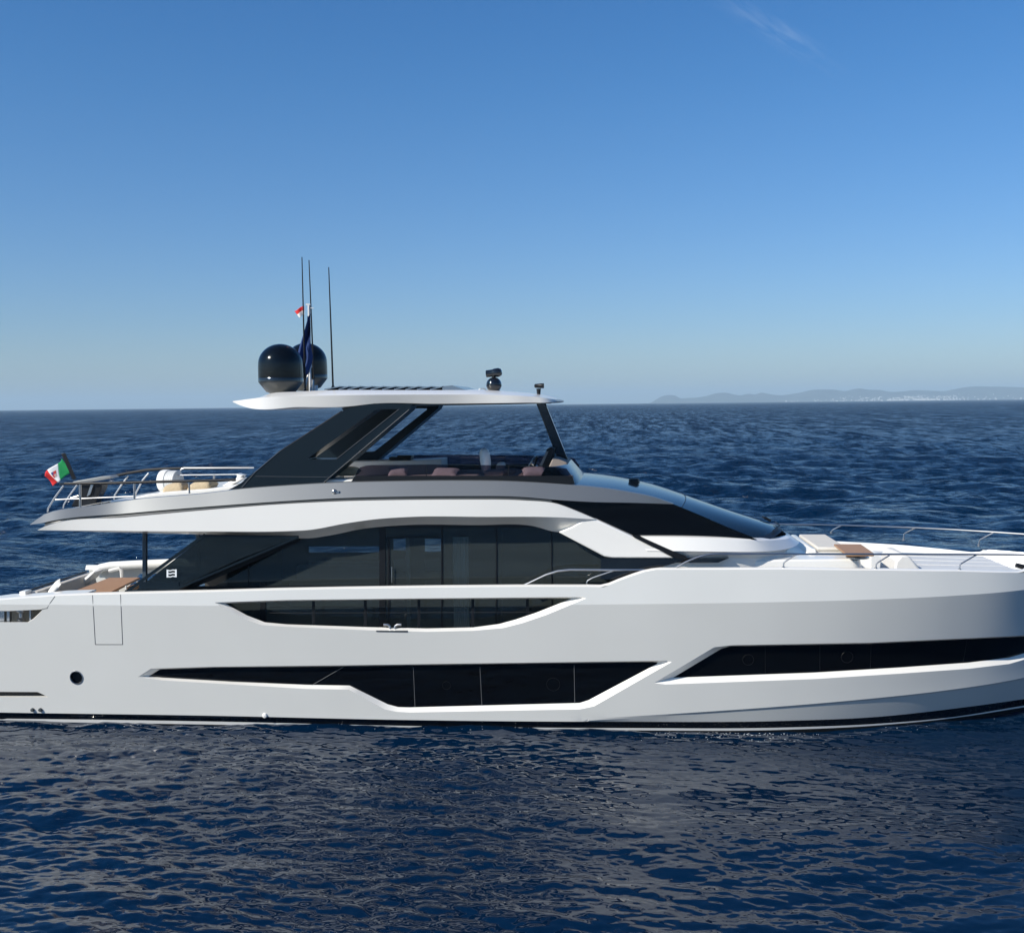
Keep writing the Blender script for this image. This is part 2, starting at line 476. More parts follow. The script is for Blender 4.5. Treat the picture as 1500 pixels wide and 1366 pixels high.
def build_sea():
    r = [3.0]
    while r[-1] < 12.0: r.append(r[-1] + .4)
    while r[-1] < 30.0: r.append(r[-1] + .036)
    while r[-1] < 15000: r.append(r[-1] + min(max(.05, r[-1]**2 * (3.2e-5 if r[-1] < 160 else 9e-5)), 600))
    r = np.array(r)
    fine = np.linspace(-38, 38, 950)
    coarse = np.linspace(38, 322, 72)[1:-1]
    th = np.radians(np.concatenate([fine, coarse])) - YAW
    R, T = np.meshgrid(r, th, indexing='ij')
    X = CAM.x + R * np.sin(T); Y = CAM.y + R * np.cos(T)
    swell = ocean_tile(512, 131.0, .085, 1.2, 24, 1.35, 3, 3.9, 1.0)
    ripple = ocean_tile(1024, 23.7, .0135, .09, 1.7, 1.50, 5, 3.6, .8, 4)
    fadeA = np.clip((420 - R) / 260, 0, 1); fadeB = np.clip((75 - R) / 40, 0, 1)
    z1, dx1, dy1 = sample(swell, X, Y)
    z2, dx2, dy2 = sample(ripple, X, Y)
    far = np.clip((R - 36) / 60, 0, 1)
    A = fadeA * (0.72 + 1.6 * far)
    chop = ocean_tile(640, 83.0, .075, .9, 7, 1.45, 21, 3.4, 1.0)
    z3, dx3, dy3 = sample(chop, X, Y)
    C = far * np.clip((300 - R) / 180, 0, 1)
    patch = ocean_tile(256, 61.0, 1.0, 4, 40, .4, 9, 3.0)
    fadeB = fadeB * np.clip(.85 + .45 * sample(patch, X, Y)[0], .25, 1.7)
    Z = SEA_Z + z1 * A + z2 * fadeB + z3 * C
    X = X + dx1 * A + dx2 * fadeB + dx3 * C; Y = Y + dy1 * A + dy2 * fadeB + dy3 * C
    nr, ntn = R.shape
    co = np.stack([X, Y, Z], -1).reshape(-1, 3)
    co = np.vstack([co, [[CAM.x, CAM.y, SEA_Z]]])
    i = np.arange(nr - 1)[:, None] * ntn; j = np.arange(ntn)[None, :]; j2 = (j + 1) % ntn
    q = np.stack([i + j, i + ntn + j, i + ntn + j2, i + j2], -1).reshape(-1, 4)[:, ::-1]
    tri = np.stack([np.full(ntn, len(co) - 1), np.arange(ntn), (np.arange(ntn) + 1) % ntn], -1)[:, ::-1]
    me = bpy.data.meshes.new('sea')
    me.vertices.add(len(co)); me.vertices.foreach_set('co', co.astype(np.float32).ravel())
    loops = np.concatenate([q.ravel(), tri.ravel()]).astype(np.int32)
    me.loops.add(len(loops)); me.loops.foreach_set('vertex_index', loops)
    st = np.concatenate([np.arange(len(q)) * 4, len(q) * 4 + np.arange(len(tri)) * 3]).astype(np.int32)
    me.polygons.add(len(st)); me.polygons.foreach_set('loop_start', st)
    me.update(calc_edges=True)
    me.polygons.foreach_set('use_smooth', [True] * len(me.polygons))
    if me.polygons[0].normal.z < 0: me.flip_normals()
    me.materials.append(sea_material())
    global sea_height
    def sea_height(x, y):
        x, y = np.array([x]), np.array([y])
        return float(SEA_Z + sample(swell, x, y)[0][0] * .72 + sample(ripple, x, y)[0][0])
    o = bpy.data.objects.new('sea', me); COL.objects.link(o)
    tag(o, kind='structure', label='dark blue open sea with small choppy waves')
    return o
build_sea()

# ------------------------------------------------------------------ far coast, its town and the air between
COAST_D = 16000.0
def coast_pt(px, d=COAST_D):
    dv = ray(px, 590); h = Vector((dv.x, dv.y, 0))
    k = d / h.dot(Vector((-math.sin(YAW), math.cos(YAW), 0)))
    return Vector((CAM.x + h.x * k, CAM.y + h.y * k, 0))

RIDGE = [(930, 0), (955, 1.5), (962, 6), (968, 9), (978, 11.5), (988, 11), (998, 6.5), (1006, 7), (1020, 7.5), (1034, 9.5), (1048, 13), (1062, 14),
         (1074, 11.5), (1084, 10), (1096, 12), (1106, 11), (1116, 13.5), (1126, 11.5), (1142, 9.5), (1156, 10.5), (1172, 13), (1190, 16.5),
         (1206, 17), (1222, 16.5), (1238, 14.5), (1248, 16.5), (1258, 18), (1272, 16), (1288, 15.5), (1306, 12.5), (1320, 13), (1340, 14.5), (1360, 14),
         (1380, 13), (1396, 15), (1410, 17.5), (1430, 19), (1450, 18.5), (1475, 18), (1500, 17), (1540, 20), (1600, 22), (1700, 16), (1850, 12), (2000, 0)]
HILLM = pbr('hill scrub and rock', (.05, .065, .06), .95, var=.35, scale=.004)
def build_coast():
    mb = MB()
    rx = [a for a, _ in RIDGE]; rh = [b for _, b in RIDGE]
    pxs = np.arange(930, 2001, 4.0)
    rng = random.Random(4)
    prof = [(0, -.05), (.10, .06), (.25, .20), (.45, .45), (.7, .8), (1.0, 1.0), (1.4, .75), (2.0, .2), (2.6, -.2)]
    rings = []
    for px in pxs:
        h = hermite(rx, rh, px) * COAST_D / FPX * 1.03
        row = []
        for (d, f) in prof:
            p = coast_pt(px, COAST_D + d * 1100)
            bumpy = 1 + .22 * math.sin(px * .17 + d * 5) * math.sin(px * .063 + d * 9) if 0 < d < 1 else 1
            row.append(Vector((p.x, p.y, h * f * bumpy * (1 + d * 1100 / COAST_D) + (rng.uniform(-3, 3) if 0 < f < 1 else 0))))
        rings.append(row)
    mb.loft(rings, closed=False, caps=False)
    o = mesh_obj('hills', mb, HILLM, sharp=60)
    tag(o, kind='structure', label='low hazy blue hills along the far coast')
    # the town: hundreds of specks nobody could count
    tb = MB()
    for _ in range(420):
        px = rng.choice([rng.uniform(1150, 1500), rng.uniform(1230, 1420), rng.uniform(1300, 1400), rng.uniform(1500, 1650)])
        hh = hermite(rx, rh, px) * COAST_D / FPX
        f = rng.random() ** 2.2 * .62
        if px < 1230: f *= .3
        d = f * 1000
        p = coast_pt(px, COAST_D + d - 25)
        zz = hh * (f * .8 + .02)
        s = rng.uniform(7, 15); hgt = rng.uniform(7, 17)
        tb.box((p.x, p.y, zz + hgt * .25), (s * rng.uniform(1, 2.2), s, hgt))
    o = mesh_obj('coastal_town', tb, pbr('pale render walls', (.8, .78, .74), .8), smooth=False, recalc=False)
    tag(o, 'scatter of tiny white buildings on the slopes of the far coast', 'town', kind='stuff')
build_coast()

def build_haze():
    mb = MB()
    mb.box((0, 4000, 170), (60000, 60000, 346))
    m = bpy.data.materials.new('air'); m.use_nodes = True
    t = m.node_tree; t.nodes.clear()
    out = t.nodes.new('ShaderNodeOutputMaterial')
    v = t.nodes.new('ShaderNodeVolumePrincipled')
    v.inputs['Color'].default_value = (.62, .84, 1, 1)
    v.inputs['Density'].default_value = 8e-5
    t.links.new(v.outputs[0], out.inputs['Volume'])
    o = mesh_obj('haze', mb, m, smooth=False)
    tag(o, 'thin pale sea air', kind='stuff')
build_haze()

# ------------------------------------------------------------------ the yacht
yacht = thing('motor_yacht', 'long white flybridge motor yacht lying side on with black windows and a hardtop', 'yacht', (-2, 0, 0))
def part(name, mb, mat, parent=None, **kw):
    return mesh_obj(name, mb, mat, parent if parent is not None else yacht, **kw)

# ---- hull form
HX = [-16.0, -12, -6, -1, 2, 4, 6, 8, 9.5, 10.5, 11.3, 11.8, 12.05]
BK = [2.98, 3.08, 3.14, 3.14, 3.12, 3.04, 2.86, 2.48, 1.98, 1.42, .80, .30, .03]
BC = [2.78, 2.88, 2.92, 2.90, 2.84, 2.71, 2.43, 1.95, 1.40, .88, .36, .06, .02]
BW = [2.70, 2.80, 2.84, 2.80, 2.68, 2.50, 2.13, 1.56, .93, .40, .06, .02, .01]
ZKX = [-16.0, -14, -9, 0, 5, 9, 12.1]
ZKV = [2.86, 2.87, 2.89, 2.98, 3.06, 3.13, 3.2]
ZCX = [-15.9, -1.5, -.3, 5.5, 9.9, 12.1]
ZCV = [.10, .10, .18, .57, .82, .95]
def zk(x): return hermite(ZKX, ZKV, x)
def zc(x): return hermite(ZCX, ZCV, x)
def half(x, z):
    k, c = hermite(HX, BK, x), hermite(HX, BC, x)
    w = hermite(HX, BW, x)
    a, b = zk(x), zc(x)
    if z >= a: return max(k - .17 * (z - a), .015)
    if z >= b:
        t = (z - b) / (a - b)
        bow = max(0, min(1, (x - 1) / 9))
        return c + (k - c) * (t * (1 - bow) + bow * (t ** 1.25))
    step = .045 * max(0, min(1, (x + 1) / 3)) * max(0, min(1, (11.3 - x)))
    if z > b - .05: return max(c - step * (b - z) / .05, .01)
    return max(w + (c - step - w) * z / (b - .05) if z > 0 else w + z * .35, .01)

def onh(px, py, off=0.0):
    d = ray(px, py); y = -2.9
    for _ in range(40):
        p = CAM + d * ((y - CAM.y) / d.y)
        y = y * .4 + .6 * (-half(p.x, p.z) - off)
    return CAM + d * ((y - CAM.y) / d.y)

def inpoly(x, y, poly):
    c = False; n = len(poly)
    for i in range(n):
        x1, y1 = poly[i]; x2, y2 = poly[i-1]
        if (y1 > y) != (y2 > y) and x < (x2 - x1) * (y - y1) / (y2 - y1) + x1: c = not c
    return c

def dense(pts, step):
    out = []
    n = len(pts)
    for i in range(n):
        a, b = pts[i], pts[(i+1) % n]
        m = max(1, int(math.hypot(b[0]-a[0], b[1]-a[1]) / step))
        for k in range(m): out.append((a[0] + (b[0]-a[0])*k/m, a[1] + (b[1]-a[1])*k/m))
    return out

def rounded(pts, rad, seg=4):
    """round the corners of a picture polygon."""
    out = []; n = len(pts)
    for i in range(n):
        p, a, b = Vector(pts[i]), Vector(pts[i-1]), Vector(pts[(i+1) % n])
        r = min(rad, (a-p).length * .45, (b-p).length * .45)
        s, e = p + (a-p).normalized() * r, p + (b-p).normalized() * r
        for k in range(seg + 1):
            t = k / seg
            q = s * (1-t)**2 + p * 2*t*(1-t) + e * t*t
            out.append((q.x, q.y))
    return out

# openings in the hull side: (opening outline, outline of what lies at the bottom of the recess, depth)
WIN1_O = [(202,991),(221,979),(317,976),(502,974),(640,972),(960,967.5),(978,967),(984,969),(870,1034),(849,1038.5),(600,1043),(581,1042),(564,1038.5),(511,1009.5),(449,1008.5),(341,1002),(238,996)]
WIN1_I = [(218,990),(234,980),(317,977.2),(502,975.5),(640,973.5),(956,969),(963,969.5),(962,972),(862,1025),(849,1029),(600,1035.5),(583,1035),(568,1031),(512,1003.5),(449,1002.5),(341,998),(238,992)]
WIN2_O = [(958,1000),(1046,947.5),(1072,944.6),(1273,941),(1500,930.5),(1560,927.5),(1578,930),(1545,953),(1500,965.5),(1478,972),(1419,979),(1320,986),(1194,994),(975,1002)]
WIN2_I = [(986,992),(1056,950),(1069,946.2),(1273,942.4),(1500,931.8),(1556,929),(1566,931),(1540,945),(1500,956.5),(1478,962.6),(1419,970),(1320,977),(1194,984.5),(1000,991.6)]
CUT_O = [(314,882),(420,878.5),(625,876),(854,874),(859,876),(801,900),(766,912),(737,919.5),(693,923.5),(625,925),(537,922.5),(420,917.5),(383,915),(360,907)]
CUT_I = [(330,883.5),(420,880),(625,877.5),(830,876),(837,876.5),(785,897),(755,907),(731,913.5),(693,918.5),(625,920),(537,918),(420,914),(388,911),(362,901)]
FAIR_O = [(-60,893),(12,894.5),(63,892),(58,898),(50,906),(42,911),(-60,911)]
FAIR_I = [(-60,893.5),(12,895),(62,892.6),(57,898),(49,905.5),(41,910.5),(-60,910.5)]

def hull_ring(O, I, depth):
    a = dense(O, 14); b = []
    n = len(O)
    for i in range(n):
        p, q = O[i], O[(i+1) % n]; r, s = I[i], I[(i+1) % n]
        m = max(1, int(math.hypot(q[0]-p[0], q[1]-p[1]) / 14))
        for k in range(m): b.append((r[0] + (s[0]-r[0])*k/m, r[1] + (s[1]-r[1])*k/m))
    return [onh(*p) for p in a], [onh(*p, off=-depth) for p in b]

TOPEDGE = [(0,878.5),(30,876),(55,874.5),(80,872.5),(123,871),(200,869),(300,866.8),(400,864),(500,862),(640,860),(760,859),(860,859),(885,859.5),(905,851),(925,843.5),(945,837),(962,834),(1000,834),(1148,833.5),(1300,835.2),(1400,836.3),(1500,838.5)]
top3 = [onh(*p) for p in TOPEDGE]
top_xz = [(-15.9, top3[0].z)] + [(p.x, p.z) for p in top3] + [(10.0, 3.66), (10.8, 3.65), (11.5, 3.66), (12.0, 3.68)]
def ztop(x):
    for (a, b) in zip(top_xz, top_xz[1:]):
        if a[0] <= x <= b[0]: return a[1] + (b[1]-a[1]) * (x - a[0]) / (b[0] - a[0] + 1e-9)
    return top_xz[-1][1]

BOOT = [[(-80,1041.5),(0,1043),(300,1047.5),(600,1054),(900,1056.5),(1140,1055.5),(1290,1049),(1400,1037),(1500,1023.5),(1560,1015)],
        [(-80,1051.5),(0,1052),(300,1056),(600,1062.7),(900,1065.7),(1140,1065.2),(1290,1059.2),(1400,1049.2),(1500,1033),(1560,1024)],
        [(-80,1055),(0,1056),(300,1060.5),(600,1066.5),(900,1069),(1140,1068.5),(1290,1061.5),(1400,1050.6),(1500,1035.3),(1560,1026)]]
BOOTXZ = []
for ln in BOOT:
    pts = [onh(px, hermite([p[0] for p in ln], [p[1] for p in ln], px)) for px in range(-80, 1561, 20)]
    BOOTXZ.append(([-15.5] + [p.x for p in pts if p.x > -15.8] + [10.9], [pts[0].z] + [p.z for p in pts if p.x > -15.8] + [pts[-1].z + .02]))
def zboot(k, x): return float(np.interp(x, *BOOTXZ[k]))

def hull_sheet(holes):
    verts, edges = [], []
    def chain(pts, closed):
        s = len(verts); verts.extend(Vector(p) for p in pts)
        n = len(pts)
        for i in range(n if closed else n - 1): edges.append((s + i, s + (i+1) % n))
    outline = dense(top_xz, .3)[:-1]
    outline = []
    for a, b in zip(top_xz, top_xz[1:]):
        m = max(1, int((b[0]-a[0]) / .25))
        for k in range(m): outline.append((a[0] + (b[0]-a[0])*k/m, a[1] + (b[1]-a[1])*k/m))
    outline.append(top_xz[-1])
    # raked stem: straight down and aft
    stem = []
    z = 3.55
    while z > zboot(0, 10.7) + .1:
        stem.append((10.55 + 1.5 * z / 3.68, z)); z -= .2
    outline += stem
    outline += [(float(x), zboot(0, x)) for x in np.arange(10.65, -15.85, -.1)] + [(-15.9, zboot(0, -15.9))]
    outline += [(-15.9, float(z)) for z in np.arange(.5, top_xz[0][1] - .1, .3)]
    chain(outline, True)
    # waterline, chine and knuckle creases
    chain([(float(x), zk(x)) for x in np.arange(-15.7, 11.7, .25)], False)
    xq = [float(x) for x in np.arange(-1.2, 10.9, .15) if zc(x) - .05 > zboot(0, x) + .02]
    chain([(x, zc(x)) for x in xq], False); chain([(x, zc(x) - .05) for x in xq], False)
    polys = []
    for h in holes:
        pl = [(p.x, p.z) for p in h]
        polys.append(pl); chain(pl, True)
    for x in np.arange(-15.6, 11.8, .22):
        for z in np.arange(.0, 3.9, .16):
            x2 = float(x) + random.uniform(-.004, .004)
            if not inpoly(x2, z, outline) or z > ztop(x2) - .05 or z < zboot(0, x2) + .05: continue
            if abs(z - zk(x2)) < .06 or abs(z + .025 - zc(x2)) < .08: continue
            if any(inpoly(x2, z, q) for q in polys): continue
            verts.append(Vector((x2, float(z))))
    vo, eo, fo, *_ = delaunay_2d_cdt(verts, edges, [], 0, 1e-5)
    mb = MB()
    mb.v = [(p[0], -half(p[0], p[1]), p[1]) for p in vo]
    for f in fo:
        cx = sum(vo[i][0] for i in f) / 3; cz = sum(vo[i][1] for i in f) / 3
        if inpoly(cx, cz, outline) and not any(inpoly(cx, cz, q) for q in polys): mb.f.append(tuple(f))
    return mb

rings = {k: hull_ring(o, i, d) for k, o, i, d in (('w1', WIN1_O, WIN1_I, .15), ('w2', WIN2_O, WIN2_I, .17), ('cut', CUT_O, CUT_I, .16), ('fair', FAIR_O, FAIR_I, .10))}
PORT_C = onh(112, 992)
port_ring = []
for k in range(28):
    a = 2 * math.pi * k / 28
    x, z = PORT_C.x + .165 * math.cos(a), PORT_C.z + .165 * math.sin(a)
    port_ring.append(Vector((x, -half(x, z), z)))
VENT_O = [(-80,1012.5),(55,1013),(71,1020.5),(-80,1020.5)]
vent_ring = [onh(*p) for p in dense(VENT_O, 14)]
hull_mb = hull_sheet([rings['w1'][0], rings['w2'][0], rings['cut'][0], rings['fair'][0], port_ring, vent_ring])
far = hull_sheet([[Vector(p) for p in ((-14.7,0,2.3),(-10,0,2.3),(-9.5,0,2.72),(-14.3,0,2.72))]])
n0 = len(hull_mb.v)
hull_mb.v += [(x, -y, z) for x, y, z in far.v]
hull_mb.f += [tuple(n0 + i for i in reversed(f)) for f in far.f]
# transom and bulwark caps
def capline(inset, dz, side, xs):
    return [Vector((x, side * max(half(x, ztop(x)) - inset, .01), ztop(x) + dz)) for x in xs]
xs_cap = [float(x) for x in np.arange(-15.9, 11.9, .2)]
tr = [Vector((-15.9, s * half(-15.9, z), z)) for s, zz in ((-1, (2.15, 1.5, .2, -.6)), (1, (-.6, .2, 1.5, 2.15))) for z in zz]
hull_mb.add(tr, [tuple(range(len(tr)))])
hull = part('hull', hull_mb, HULLW, sharp=7, recalc=False)

capmb = MB()
for s in (-1, 1):
    o0 = capline(0, .0, s, xs_cap); o1 = capline(.05, .025, s, xs_cap); o2 = capline(.17, .03, s, xs_cap); o3 = capline(.20, -.02, s, xs_cap); o4 = [Vector((x, s * max(half(x, ztop(x)) - .24, .01), ztop(x) - (.9 if x > 2.2 else .10))) for x in xs_cap]
    for a, b in ((o0, o1), (o1, o2), (o2, o3), (o3, o4)): capmb.strip(a, b)
part('bulwark', capmb, WHITE, hull, sharp=25)

# recess rings, panes, mullions
def recess(ringpair, parent_name, pane_mat, name='surround', through=False):
    a, b = ringpair
    pane = None
    if not through:
        mb = MB()
        vs = [Vector((p.x, p.z)) for p in b]; n = len(vs)
        vo, eo, fo, *_ = delaunay_2d_cdt(vs, [(i, (i+1) % n) for i in range(n)], [], 1, 1e-6)
        dep = {}
        for p in b: dep[(round(p.x, 4), round(p.z, 4))] = p.y
        mb.v = [(v[0], dep.get((round(v[0], 4), round(v[1], 4)), b[0].y), v[1]) for v in vo]
        mb.f = [tuple(f) for f in fo]
        pane = part(parent_name, mb, pane_mat, hull if False else yacht, sharp=20)
    rm = MB(); rm.loft([a, b], closed=True, caps=False)
    part(name, rm, WHITE, pane if pane else hull, sharp=28)
    return pane
w1 = recess(rings['w1'], 'hull_window', PANE)
w2 = recess(rings['w2'], 'hull_window', PANE)
recess(rings['cut'], None, None, 'bulwark_opening_trim', through=True)
recess(rings['fair'], None, None, 'fairlead_trim', through=True)
def recline(px0, py0, px1, py1, off, r, parent, name, mat, n=6):
    pts = [onh(px0 + (px1-px0)*i/n, py0 + (py1-py0)*i/n, off) for i in range(n+1)]
    m = MB(); m.tube(pts, r, 6)
    return part(name, m, mat, parent)
GLINE = pbr('grey seam', (.10, .105, .11), .5)
for a in ((605.5,977,608,1035),(703,976,706,1034),(841,974,842,1029.5),(503,976.5,457,1003)):
    recline(*a, -.147, .007, w1, 'mullion', GLINE)
for a in ((1121,946.5,1121,986.5),(1201,945,1201,982.5),(1276,944,1275,978.5),(1416,938,1411,969.5)):
    recline(*a, -.167, .006, w2, 'mullion', BLACKM)
def ringport(px, py, r, off, parent, mat=BLACKM):
    c = onh(px, py, off); pts = []
    for k in range(29):
        a = 2*math.pi*k/28
        pts.append(Vector((c.x + r*math.cos(a), -half(c.x + r*math.cos(a), c.z + r*math.sin(a)) - off, c.z + r*math.sin(a))))
    m = MB(); m.tube(pts, .006, 6, caps=False)
    part('opening_port', m, mat, parent)
ringport(654, 1003.5, .10, -.143, w1); ringport(810.5, 1002, .16, -.143, w1)
ringport(1096, 966, .13, -.163, w2); ringport(1241, 962, .14, -.163, w2)
# round porthole aft
pm = MB(); pm.add([p + Vector((0, .05, 0)) for p in port_ring], [tuple(range(28))])
ph = part('porthole', pm, PANE)
rm = MB(); rm.loft([[p + (p - PORT_C) * .0 for p in port_ring], [p + Vector((0, .055, 0)) for p in port_ring]], caps=False)
rm.tube([p + Vector((0, -.004, 0)) for p in port_ring + [port_ring[0]]], .014, 6, caps=False)
part('rim', rm, CHROME, ph)
# exhaust vent slot aft
vm = MB(); vm.add([p + Vector((0, .16, 0)) for p in vent_ring], [tuple(range(len(vent_ring)))])
vt = part('vent_slot', vm, BLACKM)
rm = MB(); rm.loft([vent_ring, [p + Vector((0, .16, 0)) for p in vent_ring]], caps=False)
part('lip', rm, WHITE, vt)

# stripes along the waterline: bands of the side below the white paint
xs_b = [float(x) for x in np.arange(-15.9, 10.75, .12)]
def band(ztopf, zbotf, name, mat, rows=4):
    m = MB(); L = []
    for k in range(rows + 1):
        t = k / rows
        L.append([Vector((x, -half(x, ztopf(x) * (1-t) + zbotf(x) * t), ztopf(x) * (1-t) + zbotf(x) * t)) for x in xs_b])
    for a, b in zip(L, L[1:]): m.strip(a, b)
    m.mirror()
    return part(name, m, mat, hull, sharp=30)
band(lambda x: zboot(0, x) + .002, lambda x: zboot(1, x), 'boot_stripe', BLACK)
band(lambda x: zboot(1, x), lambda x: zboot(2, x), 'white_stripe', WHITE)
band(lambda x: zboot(2, x), lambda x: -.7, 'antifouling', ANTIF)

# door outline, seams and small fittings on the hull side
dm = MB()
for a in ((135.5,871.5,139.5,943),(176.5,870.5,179.5,943),(139.5,943.5,179.5,943.5)):
    pts = [onh(a[0] + (a[2]-a[0])*i/8, a[1] + (a[3]-a[1])*i/8, .0005) for i in range(9)]
    dm.tube(pts, .008, 5)
part('side_door_seam', dm, GLINE, hull)
sm = MB()
sm.tube([onh(*p) for p in ((80.5,873),(74,882),(69,890.5),(62,891.5))], .009, 5)
part('panel_seam', sm, GLINE, hull)
for px in (46.5, 58):
    m = MB(); c = onh(px + 1.5, 1039, .0); m.lathe(c, [(.035, -.06), (.05, -.03), (.05, .02)], 14, 'y')
    part('drain_outlet', m, DGREY, hull)
m = MB(); m.lathe(onh(388, 1047.5, .0), [(.001, -.06), (.05, -.045), (.07, .0), (.07, .03)], 16, 'y'); part('underwater_fitting', m, WHITE, hull)
# slot and chrome bollard horns at the rail
m = MB(); m.plate([(551,923),(597,923.6),(597,925.6),(551,925)], onh(575,924,.01).y, onh(575,924,.01).y + .05); part('cleat_slot', m, DGREY, hull)
for (a, b) in ((562, 1), (588, -1)):
    m = MB(); y = onh(575, 915).y + .12
    p0, p1, p2, p3 = at(a, 914.5, y), at(a + 6*b, 914.5, y), at(a + 9*b, 916.5, y), at(a + 9.5*b, 922, y)
    m.tube([p0, p1, p2, p3], .032, 8); part('mooring_cleat', m, CHROME)

# ---- decks inside the hull
dk = MB()
xs = [float(x) for x in np.arange(-15.7, 11.6, .3)]
def deckline(z, inset, xs): return [Vector((x, -max(half(x, 2.6) - inset, .02), z)) for x in xs]
xa = [x for x in xs if x < 2.2]; xf = [x for x in xs if x > 1.9]
A = deckline(2.12, .12, xa); B = [Vector((p.x, -p.y, p.z)) for p in A]; dk.strip(A, B)
A = deckline(3.02, .10, xf); B = [Vector((p.x, -p.y, p.z)) for p in A]; dk.strip(A, B)
dk.quad(A[0], B[0], B[0] + Vector((0, 0, -.95)), A[0] + Vector((0, 0, -.95)))
part('deck', dk, WHITE)

# ---- superstructure: main deck saloon
YS = -2.35
def P(px, py, y): return at(px, py, y)
# near glass wall, single tinted sheet with dark frames
gl = MB()
gx0, gx1 = at(262, 800, YS).x, at(1056, 800, YS).x
_gp = [(300,866),(446,787),(480,783),(530,773),(600,767),(790,769),(822,780),(896,816.5),(1000,816.5),(930,930),(300,930)]
gl.add([at(a, b, YS + .008) for a, b in _gp], [tuple(range(len(_gp)))])
part('saloon_window', gl, SALOON)
fr = MB()
def fbar(a, b, wpx, y=YS - .012, t=.02):
    a, b = Vector(a), Vector(b); d = (b - a).normalized(); n = Vector((-d.y, d.x)) * wpx / 2
    fr.plate([tuple(a + n), tuple(b + n), tuple(b - n), tuple(a - n)], y, y + t)
fbar((436,786.5),(252,866.5), 15)
fbar((250,863.5),(1000,859), 10, YS - .013)
fbar((364,828),(364,862), 1.5)
fbar((560,772),(560,930), 9, YS - .011); fbar((569,787),(569,930), 3, YS - .014); fbar((568,786.5),(647,786.5), 2, YS - .016)
fbar((647,770),(647,930), 2); fbar((727,769),(727,930), 2); fbar((808,776),(808,930), 1.5)
fbar((450,770),(900,770), 5, YS - .009); fbar((385,853),(385,930), 8, YS - .010)
part('window_frame', fr, BLACKM)
dh = MB(); dh.tube([at(574,830,YS-.05), at(574,853,YS-.05)], .012, 8); dh.tube([at(574,832,YS-.05), at(574,832,YS)], .010, 6); dh.tube([at(574,851,YS-.05), at(574,851,YS)], .010, 6)
part('door_handle', dh, CHROME)
# dark opaque infill forward of the windows, under the white pillar and slit
inf = MB()
inf.plate([(896,815),(1056,815),(1066,817.5),(1052,823.5),(1000,824),(955,834),(880,862),(800,930),(735,930),(735,769),(790,769),(822,780)], YS + .06, YS + .5)
part('side_panel', inf, PANE)
# interior: floor, ceiling, bulkheads, far wall with windows
it = MB()
xl, xr = at(330, 860, YS).x, at(1040, 860, YS).x
xc = at(737, 860, YS).x
it.box(((xl+xr)/2, 0, 2.16), (xr-xl, 4.6, .05)); it.box(((xl+xr)/2, 0, 4.86), (xr-xl, 4.6, .05))
it.box((xl + .02, 0, 3.5), (.05, 4.6, 2.6)); it.box((xc + .2, 0, 3.5), (.05, 4.5, 2.6))
part('saloon_lining', it, DARKIN)
YF = 2.32
fw = MB()
def farpx(px, py):  # far wall panel points on plane YF
    return at(px, py, YF)
def farrect(x0, y0, x1, y1):
    fw.plate([(x0,y0),(x1,y0),(x1,y1),(x0,y1)], YF, YF + .06)
# grid of opaque panels leaving the port windows open
colsx = [(300, 440), (440, 560), (575, 596), (622, 645), (655, 760)]
farrect(300, 740, 452, 880); farrect(452, 740, 556, 800); farrect(452, 809, 556, 821); farrect(452, 835, 556, 880)
farrect(556, 740, 576, 880); farrect(576, 740, 660, 789); farrect(596, 789, 622, 880); farrect(646, 789, 1040, 880)
farrect(576, 806, 596, 819); farrect(576, 838, 596, 847); farrect(622, 808, 646, 818); farrect(622, 836, 646, 849); farrect(576,862,646,880); farrect(660, 740, 1040, 789)
part('port_saloon_wall', fw, DARKIN)
# low furniture silhouettes and the hanging curtains behind the glass
cu = MB()
for (x0, x1, y0, y1, ya) in ((663, 688, 786, 916, -2.22), (594, 602, 786, 916, -2.22)):
    a, b = at(x0, y0, ya), at(x1, y1, ya)
    n = 40; top, bot = [], []
    for i in range(n + 1):
        x = a.x + (b.x - a.x) * i / n; w = .025 * math.sin(i * 1.25) + .01 * math.sin(i * 2.9)
        top.append(Vector((x, ya + w, a.z))); bot.append(Vector((x, ya + w, 2.2)))
    cu.strip(top, bot)
part('curtain', cu, pbr('curtain cloth', (.8, .8, .76), .9), sharp=60)
so = MB(); so.box((at(480,840,0).x, 1.2, 2.5), (2.6, 1.0, .7)); so.box((at(480,840,0).x, 1.6, 2.8), (2.6, .3, .8)); part('saloon_sofa', so, FABRIC, bevel=.05)

# ---- white overhang with sloping soffit, silver coaming above it
N = 90
T_ = [(55,776,-2.9),(64,771.5,-2.95),(74,768,-2.97),(184,757.5,-3.0),(300,747,-3.0),(400,739,-3.0),(500,734,-3.0),(600,732,-3.0),(720,731.5,-3.0),(770,733,-2.98),(816,737.8,-2.92),(845,748.5,-2.86),(872,760,-2.8)]
B_ = [(55,776.3,-2.9),(150,777,-3.0),(300,778,-3.0),(420,777.6,-3.0),(452,776,-3.0),(508,766,-3.0),(552,760,-3.0),(596,757,-3.0),(713,756.7,-2.98),(820,757.5,-2.92),(872,760.5,-2.8)]
S_ = [(58,776.6,-2.6),(150,779,-2.5),(320,783.5,-2.45),(420,787,-2.42),(448,788.3,-2.40),(480,784.5,-2.40),(530,774.5,-2.40),(590,769,-2.40),(700,768.8,-2.40),(780,770,-2.42),(818,779,-2.5),(860,772,-2.62),(872,762,-2.75)]
G1 = [(44,768.3,-2.6),(60,766,-2.8),(76,762.5,-2.9),(184,751.8,-2.93),(300,742,-2.93),(400,734.8,-2.93),(500,729.3,-2.93),(600,727,-2.93),(720,726.3,-2.93),(770,728,-2.9),(816,732,-2.82),(870,735,-2.7),(933,736.3,-2.5),(986,738.2,-2.28)]
